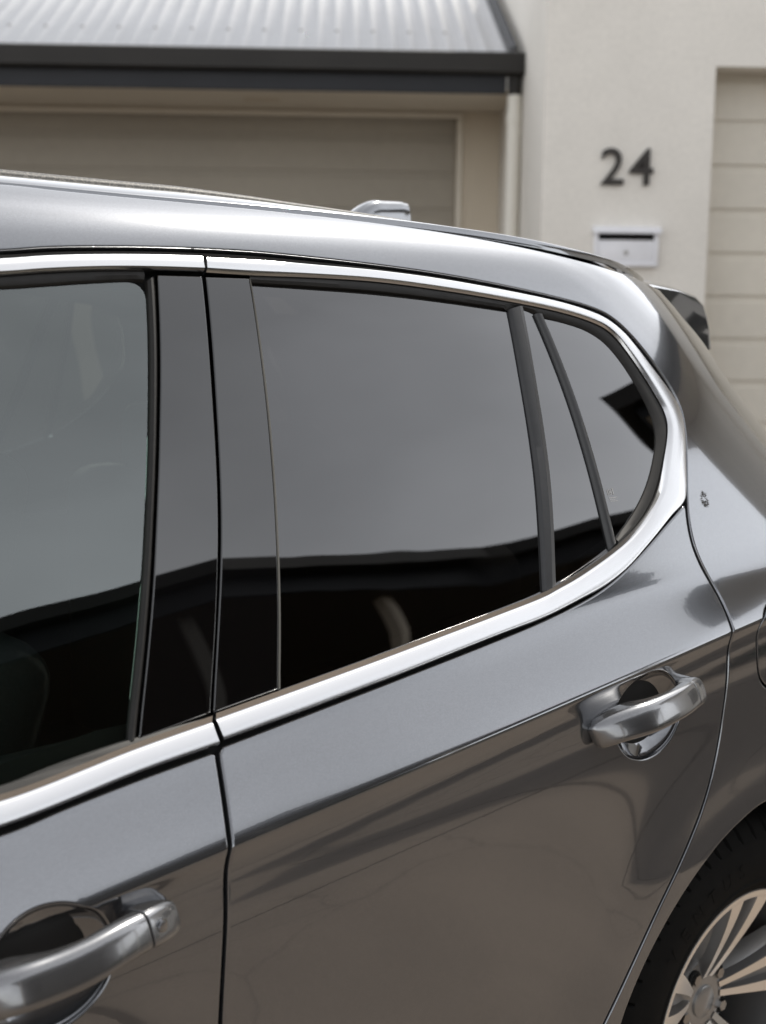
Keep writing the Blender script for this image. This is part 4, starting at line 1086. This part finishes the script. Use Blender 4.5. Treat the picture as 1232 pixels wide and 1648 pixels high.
def sweep(name, axis, outs, span, hs, ts, mat, parent, e=.62, n=40, tilt=0.0, ends=(.010, .010), root=(0, 0)):
    """bar along the stretch span of the (x,z) axis; outs: distance of the axis from the skin; hs half heights, ts half thicknesses along the stretch"""
    A = np.asarray(axis, float); N = 60; L = arc(A)[-1]; s = arc(A)/L
    w = .5*(1-np.cos(np.pi*np.linspace(0, 1, N)))            # finer towards both ends
    u = span[0]+(span[1]-span[0])*w
    f = lambda vals: pchip(np.linspace(0, 1, len(vals)), vals)(w)
    ax = np.stack([pchip(s, A[:, 0])(u), pchip(s, A[:, 1])(u)], -1); o, h, t = pchip(s, outs)(u), np.maximum(f(hs), .0005), np.maximum(f(ts), .0005)
    rt = np.interp(w, np.linspace(0, 1, len(root)), root)      # how far the inner side reaches back into the door
    c, nn = SP(ax[:, 0], ax[:, 1], 0.0, 1)
    nn = nn.mean(0, keepdims=True)+0*nn; nn /= np.linalg.norm(nn, axis=1, keepdims=True)
    c = SP(ax[:, 0], ax[:, 1], o, 1)[0]
    tan = np.gradient(c, axis=0); tan /= np.linalg.norm(tan, axis=1, keepdims=True)
    upv = np.cross(tan, nn); upv /= np.linalg.norm(upv, axis=1, keepdims=True)
    upv *= np.where(upv[:, 2:3] < 0, -1, 1)
    outv = np.cross(upv, tan); outv *= np.where((outv*nn).sum(1, keepdims=True) < 0, -1, 1)
    vs, fs = [], []; SL = L*(span[1]-span[0])
    for i in range(N):
        k = 1.0
        for dd_, rr0 in ((w[i]*SL, ends[0]), ((1-w[i])*SL, ends[1])):
            if rr0 > 0: k = min(k, math.sqrt(max(0, 1-(1-min(1, dd_/rr0))**2))+.02)
        for j in range(n):
            a = 2*math.pi*j/n; ca, sa = math.cos(a), math.sin(a)
            ti = t[i]*k if ca >= 0 else t[i]*k*(1-rt[i])+(o[i]+.005)*rt[i]
            y = np.sign(ca)*abs(ca)**e*ti; z = np.sign(sa)*abs(sa)**e*h[i]*(.35+.65*k)
            y += tilt*z
            vs.append(c[i]+outv[i]*y+upv[i]*z)
    for i in range(N-1):
        for j in range(n): fs.append((i*n+j, i*n+(j+1) % n, (i+1)*n+(j+1) % n, (i+1)*n+j))
    fs.append(tuple(range(n))); fs.append(tuple((N-1)*n+j for j in range(n)))
    me = mesh_from(name, vs, fs, smooth=True)
    bm = bmesh.new(); bm.from_mesh(me); bmesh.ops.recalc_face_normals(bm, faces=bm.faces); bm.to_mesh(me); bm.free()
    me.set_sharp_from_angle(angle=math.radians(50))
    return link(name, me, mat, parent)

def door_handle(axis, outs, cup, door, cut):
    dish("handle_cup", *cup, .034, door)
    L = arc(axis)[-1]; g = .0009/L
    h = sweep("handle_grip", axis, outs, (0, cut-g), [.0180, .0202, .0212, .0210, .0204, .0197, .0190], [.0105, .0125, .0125, .0118, .0112, .0112, .0120], M['paint_soft'], door, e=.60, tilt=-.30, ends=(.010, .0010), root=(1, 1, .85, .2, 0, 0, 0))
    c = sweep("handle_end_cap", axis, outs, (cut+g, 1), [.0192, .0198, .0195, .0178, .0130], [.0120, .0125, .0125, .0120, .0095], M['paint_soft'], h, e=.60, tilt=-.30, ends=(.0010, .009), root=(.6, 1, 1, 1, 1))
    return h, c
RH_OUT = [.000, .012, .028, .040, .041, .033, .018, .002]
FH_OUT = [.000, .016, .034, .042, .042, .037, .027, .014, .002]
door_handle(C['rh_axis'], RH_OUT, RC, near['rd'], .82)
_, fcap = door_handle(C['fh_axis'], FH_OUT, FC, near['fd'], .80)
# lock barrel in the front handle's end cap
pc, nc = SP(np.array([C['fhole'][0][0]]), np.array([C['fhole'][0][1]]), np.array([.033]), 1)
b = MB(); p0 = Vector(pc[0]); nv = Vector(nc[0])
nv = (nv+Vector((.35, 0, -.10))).normalized()
b.tube([p0-nv*.014, p0+nv*.0010, p0+nv*.0016], [.0098, .0098, .0090], 28).tube([p0+nv*.0015, p0+nv*.0028, p0+nv*.0032], [.0074, .0072, .0062], 28)
b.obj("lock_barrel", M['paint'], fcap, sharp=35)

# ---- wheel ----------------------------------------------------------
def lathe(prof, n=128, closed=False):
    """prof: (radius, outward offset); axis along -y"""
    vs, fs = [], []; m = len(prof)
    for i in range(n):
        a = 2*math.pi*i/n
        for r, o in prof: vs.append((r*math.cos(a), -o, r*math.sin(a)))
    for i in range(n):
        j = (i+1) % n
        for k in range(m-1): fs.append((i*m+k, i*m+k+1, j*m+k+1, j*m+k))
    return vs, fs
def fixed(name, vs, fs, mat, parent, sharp=35):
    me = mesh_from(name, vs, fs)
    bm = bmesh.new(); bm.from_mesh(me); bmesh.ops.recalc_face_normals(bm, faces=bm.faces); bm.to_mesh(me); bm.free()
    me.polygons.foreach_set("use_smooth", [True]*len(me.polygons)); me.set_sharp_from_angle(angle=math.radians(sharp))
    return link(name, me, mat, parent)
def build_wheel(parent):
    wh = empty("wheel", (0, 0, 0)); wh.parent = parent
    # tyre: o measured from the wheel's outer face plane (0)
    RT = .360
    prof = [(.214, -.200), (.222, -.006), (.2255, .0035), (.2300, .0060), (.2365, .0075), (.2390, .0120), (.2440, .0135), (.2480, .0118), (.262, .0145), (.280, .0150), (.297, .0120), (.309, .0060), (.3125, .0056), (.3165, .0030), (.325, -.0020), (.336, -.0100), (.345, -.0200), (.3515, -.0330), (.3560, -.0500), (.3585, -.070), (.3588, -.0708), (.350, -.0735), (.350, -.0800), (.3595, -.0825), (RT, -.095), (RT, -.112), (.351, -.114), (.351, -.121), (RT, -.123), (RT, -.150), (.353, -.185), (.335, -.205), (.26, -.212), (.22, -.200)]
    n = 480; vs, fs = [], []; m = len(prof)
    groove = set(); k_ = 0; r3 = random.Random(11)
    while k_ < n-5: groove |= {k_}; k_ += r3.choice((7, 8, 8, 9))
    for i in range(n):
        a = 2*math.pi*i/n
        for k, (r, o) in enumerate(prof):
            ph = (i % 8)
            if .322 < r and o < 0.0 and o > -.0712:       # shoulder blocks
                g = 1 if i in groove else 0
                r = r-.0075*g; o = o-.0055*g
            elif r > .354 and o < -.08:
                g = 1 if ((i+int(-o*300)) % 12) in (0, 1) else 0
                r = r-.006*g
            vs.append((r*math.cos(a), -o, r*math.sin(a)))
    for i in range(n):
        j = (i+1) % n
        for k in range(m-1): fs.append((i*m+k, i*m+k+1, j*m+k+1, j*m+k))
    ty = fixed("tyre", vs, fs, M['tyre'], wh, 32)
    # raised lettering on the sidewall
    for word, a0, rad, size in (("VENTUS", 139, .266, .036), ("VENTUS", 319, .266, .036)):
        for q, ch in enumerate(word):
            cu = bpy.data.curves.new("letter", 'FONT'); cu.body = ch; cu.size = size; cu.extrude = .0002; cu.align_x = 'CENTER'
            tmp = bpy.data.objects.new("tmp", cu); COL.objects.link(tmp); bpy.context.view_layer.update()
            me = bpy.data.meshes.new_from_object(tmp.evaluated_get(bpy.context.evaluated_depsgraph_get())); bpy.data.objects.remove(tmp)
            me.materials.clear(); me.materials.append(M['tyre'])
            o = link("letter", me, None, ty)
            a = math.radians(a0-q*8.5)
            # letter plane: x along the circumference (clockwise), y radial, facing -y
            ex = Vector((math.sin(a), 0, -math.cos(a))); ey = Vector((math.cos(a), 0, math.sin(a))); ez = ex.cross(ey)
            mt = Matrix((ex, ey, ez)).transposed().to_4x4(); mt.translation = ey*rad+Vector((0, -.0152, 0))
            o.matrix_local = mt
    # rim barrel and lip
    vs, fs = lathe([(.2115, -.20), (.2135, -.03), (.2160, -.012), (.2180, -.002), (.2215, .0035), (.2245, .0030), (.2250, -.004)], 160)
    fixed("rim", vs, fs, M['alloy_dark'], wh)
    vs, fs = lathe([(.2105, -.0135), (.2108, .0008), (.2135, .0028), (.2200, .0042), (.2232, .0044), (.2236, .0034)], 160)
    fixed("rim_lip", vs, fs, M['alloy'], wh)
    dep = lambda r: -.066*(1-np.clip((r-.045)/.172, 0, 1))**1.25-.001
    def spoke_curve(a_hub, a_rim, r): # angle along the radius
        t = np.clip((r-.045)/.171, 0, 1); return a_hub+(a_rim-a_hub)*t**.85
    rr_ = np.linspace(.046, .2165, 22)
    for k in range(5):
        base = 83+72*k
        for sgn in (1, -1):
            top, vs, fs, mats = [], [], [], []
            for r in rr_:
                t = (r-.046)/.1705
                a = math.radians(spoke_curve(base+sgn*11, base+sgn*10.2, r)); hw = (.0058+.0118*t**1.5)
                ex = np.array([-math.sin(a), 0, math.cos(a)])*1.0; c = np.array([r*math.cos(a), -dep(r), r*math.sin(a)])
                d = .042
                # outer machined face, flanks fall back on both sides
                row = [c+ex*hw*1.35+np.array([0, d, 0]), c+ex*hw*1.12+np.array([0, .006, 0]), c+ex*hw, c-ex*hw, c-ex*hw*1.12+np.array([0, .006, 0]), c-ex*hw*1.35+np.array([0, d, 0])]
                vs += row
            m = 6
            for i in range(len(rr_)-1):
                for j in range(m-1):
                    fs.append((i*m+j, (i+1)*m+j, (i+1)*m+j+1, i*m+j+1)); mats.append(1 if j == 2 else 0)
            me = mesh_from("spoke", vs, fs)
            me.materials.append(M['alloy_dark']); me.materials.append(M['alloy'])
            bm = bmesh.new(); bm.from_mesh(me); bmesh.ops.recalc_face_normals(bm, faces=bm.faces); bm.to_mesh(me); bm.free()
            me.polygons.foreach_set("material_index", mats); me.polygons.foreach_set("use_smooth", [True]*len(me.polygons)); me.set_sharp_from_angle(angle=math.radians(30))
            link("spoke", me, None, wh)
        # painted web between the pair
        vs, fs = [], []
        for r in rr_:
            t = (r-.046)/.1705; w_ = 9.3 if r > .06 else 9
            rw = r if r < .196 else .196+(r-.196)*.0
            for q in (-1, -.5, 0, .5, 1):
                aa = math.radians(base+q*spoke_curve(11, 10.2, r)); rr2 = min(r, .193)
                vs.append((rr2*math.cos(aa), -(dep(rr2)-.010-.012*(1-q*q)*min(1, t*2)), rr2*math.sin(aa)))
        for i in range(len(rr_)-1):
            for j in range(4): fs.append((i*5+j, (i+1)*5+j, (i+1)*5+j+1, i*5+j+1))
        fixed("spoke_web", vs, fs, M['alloy_dark'], wh)
        # broad dark outer flank between the pairs (spoke root)
        for sgn in (1, -1):
            vs, fs = [], []
            for r in rr_[:-3]:
                t = (r-.046)/.1705
                a0 = spoke_curve(base+sgn*11, base+sgn*10.2, r)
                for q, dd in ((3.0, .012), (10.0*(1-.45*t), .030), (14*(1-.5*t), .052)):
                    aa = math.radians(a0+sgn*q); vs.append((r*math.cos(aa), -(dep(r)-dd), r*math.sin(aa)))
            for i in range(len(rr_)-4):
                for j in range(2): fs.append((i*3+j, (i+1)*3+j, (i+1)*3+j+1, i*3+j+1))
            fixed("spoke_flank", vs, fs, M['alloy_dark'], wh, 60)
    vs, fs = lathe([(.0, -.0645), (.026, -.0650), (.0285, -.0668), (.0290, -.070), (.048, -.068), (.074, -.074), (.080, -.085), (.080, -.13)], 64)
    hub = fixed("hub", vs, fs, M['alloy_dark'], wh)
    for k in range(5):
        a = math.radians(83+36+72*k); c = Vector((.057*math.cos(a), .072, .057*math.sin(a)))
        b = MB(); b.tube([c+Vector((0, .02, 0)), c+Vector((0, -.003, 0))], .0155, 20); b.obj("lug_recess", M['black'], hub, sharp=40)
        b = MB(); b.tube([c+Vector((0, .02, 0)), c+Vector((0, -.010, 0))], .0100, 6); b.obj("lug_nut", M['steel'], hub)
    vs, fs = lathe([(.0, -.125), (.07, -.125), (.075, -.145), (.150, -.145), (.152, -.147), (.152, -.170), (.07, -.172)], 96)
    fixed("brake_disc", vs, fs, M['brake'], wh)
    b = MB()
    for i in range(9):
        pass
    th_ = [math.radians(q) for q in np.linspace(120, 200, 14)]
    poly = [(.163*math.cos(q), .163*math.sin(q)) for q in th_]+[(.100*math.cos(q), .100*math.sin(q)) for q in th_[::-1]]
    b.prism([(p_[0], p_[1]) for p_ in poly], 'y', .105, .185); b.obj("brake_caliper", M['brake'], wh, sharp=40)
    # inner dark barrel wall so that the well reads dark behind the spokes
    vs, fs = lathe([(.0, -.19), (.21, -.19)], 48); fixed("backing_plate", vs, fs, M['void'], wh)
    return wh
rear_wheel = build_wheel(car); rear_wheel.location = (0, -FACE, .36)
def copy_tree(o, parent):
    c = o.copy(); COL.objects.link(c); c.parent = parent
    for ch in list(o.children): copy_tree(ch, c)
    return c
for (x, y, rz) in ((-2.68, -FACE, 0), (0, FACE, math.pi), (-2.68, FACE, math.pi)):
    w_ = copy_tree(rear_wheel, car); w_.location = (x, y, .36); w_.rotation_euler.z = rz
# wheel wells
for xc in (0, -2.68):
    for side in (1, -1):
        vs, fs = [], []; a_ = np.radians(np.linspace(-20, 200, 40))
        for a in a_:
            for yy in (.915, .60): vs.append((xc+.412*math.cos(a), -side*yy, .36+.412*math.sin(a)))
        for i in range(39): fs.append((2*i, 2*i+1, 2*i+3, 2*i+2))
        n0 = len(vs); vs += [(xc+.412*math.cos(a), -side*.60, .36+.412*math.sin(a)) for a in a_]; fs.append(tuple(range(n0, n0+40)))
        link("wheel_well", mesh_from("wheel_well", vs, fs), M['void'], car)
# floor pan
MB().box(-3.4, .62, -.58, .58, .20, .30).box(-2.2, -.45, -.84, .84, .24, .299).obj("floor_pan", M['void'], car)

# ---- cabin ----------------------------------------------------------
def soft_box(x0, x1, y0, y1, z0, z1, b=.04):
    bm = bmesh.new(); bmesh.ops.create_cube(bm, size=1)
    for v in bm.verts: v.co = ((x0+x1)/2+v.co.x*(x1-x0), (y0+y1)/2+v.co.y*(y1-y0), (z0+z1)/2+v.co.z*(z1-z0))
    bmesh.ops.bevel(bm, geom=list(bm.edges), offset=b, segments=4, profile=.5, affect='EDGES')
    bm.verts.index_update(); r = ([v.co.copy() for v in bm.verts], [[v.index for v in f.verts] for f in bm.faces]); bm.free(); return r
def seat(x, y, w=.25):
    v, f = soft_box(x-.50, x+.02, y-w, y+w, .42, .58, .05); s = link("front_seat", mesh_from("front_seat", v, f, smooth=True), M['cloth'], car)
    v, f = soft_box(-.07, .07, -w, w, 0, .66, .06)
    tilt = Matrix.Rotation(math.radians(16), 3, 'Y'); v = [tilt@q+Vector((x-.02, y, .52)) for q in v]
    link("backrest", mesh_from("backrest", v, f, smooth=True), M['cloth'], s)
    v, f = soft_box(-.05, .05, -.13, .13, 0, .19, .045); v = [tilt@q+Vector((x+.16, y, 1.19)) for q in v]
    link("headrest", mesh_from("headrest", v, f, smooth=True), M['cloth'], s)
seat(-1.32, -.37); seat(-1.32, .37)
v, f = soft_box(-.85, -.35, -.66, .66, .42, .60, .05); rs = link("rear_seat", mesh_from("rear_seat", v, f, smooth=True), M['cloth'], car)
v, f = soft_box(-.42, -.26, -.64, .64, .55, 1.18, .06); link("backrest", mesh_from("backrest", v, f, smooth=True), M['cloth'], rs)
for y in (-.42, 0, .42):
    v, f = soft_box(-.33, -.24, y-.12, y+.12, 1.16, 1.32, .04); link("headrest", mesh_from("headrest", v, f, smooth=True), M['cloth'], rs)
v, f = soft_box(-2.42, -2.02, -.72, .72, .70, 1.06, .07); link("dashboard", mesh_from("dashboard", v, f, smooth=True), M['dash'], car)

for side in (1, -1):
    v, f = soft_box(-2.15, -.30, side*.72-.02, side*.72+.02, .30, 1.06, .015); link("door_trim", mesh_from("door_trim", v, f, smooth=True), M['dash'], car)
# ---- small marks ----------------------------------------------------
# etched maker's mark low in the quarter glass
ex, ez = C['etch'][0]
b = MB()
for (dx, dz, w_, h_) in ((-.0085, .004, .0016, .0085), (-.0050, .004, .0012, .0085), (-.0028, .0040, .0030, .0014), (-.0010, .004, .0016, .0075), (.0030, .0045, .0018, .0095), (0, -.0042, .018, .0011), (-.001, -.0068, .014, .0008), (.001, -.0092, .016, .0008)):
    q = [(ex+dx-w_/2, ez+dz-h_/2), (ex+dx+w_/2, ez+dz-h_/2), (ex+dx+w_/2, ez+dz+h_/2), (ex+dx-w_/2, ez+dz+h_/2)]
    p, _ = SP(np.array([a for a, _b in q]), np.array([_b for _a, _b in q]), -.0041, 1); b.add([tuple(v) for v in p], [(0, 1, 2, 3)])
qgl = [o for o in near['rd'].children if o.name.startswith("quarter_glass") and 'seal' not in o.name][0]
b.obj("etched_mark", M['etch'], qgl)
# small dark fuzzy mark on the rear pillar
ex, ez = C['pillar_mark'][0]; r2 = random.Random(3); b = MB()
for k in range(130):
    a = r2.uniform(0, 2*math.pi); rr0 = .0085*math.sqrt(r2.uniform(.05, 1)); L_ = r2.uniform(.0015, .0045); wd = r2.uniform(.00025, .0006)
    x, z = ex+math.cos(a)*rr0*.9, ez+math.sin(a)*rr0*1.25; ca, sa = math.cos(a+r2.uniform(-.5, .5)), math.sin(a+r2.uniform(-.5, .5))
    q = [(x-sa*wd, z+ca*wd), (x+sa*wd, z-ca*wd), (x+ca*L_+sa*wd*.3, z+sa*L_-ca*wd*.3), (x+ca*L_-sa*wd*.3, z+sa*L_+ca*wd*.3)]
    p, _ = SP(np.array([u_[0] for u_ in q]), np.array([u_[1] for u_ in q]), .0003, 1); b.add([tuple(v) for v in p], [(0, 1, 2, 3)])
b.obj("fuzzy_mark", M['dark_mark'], near['bs'])
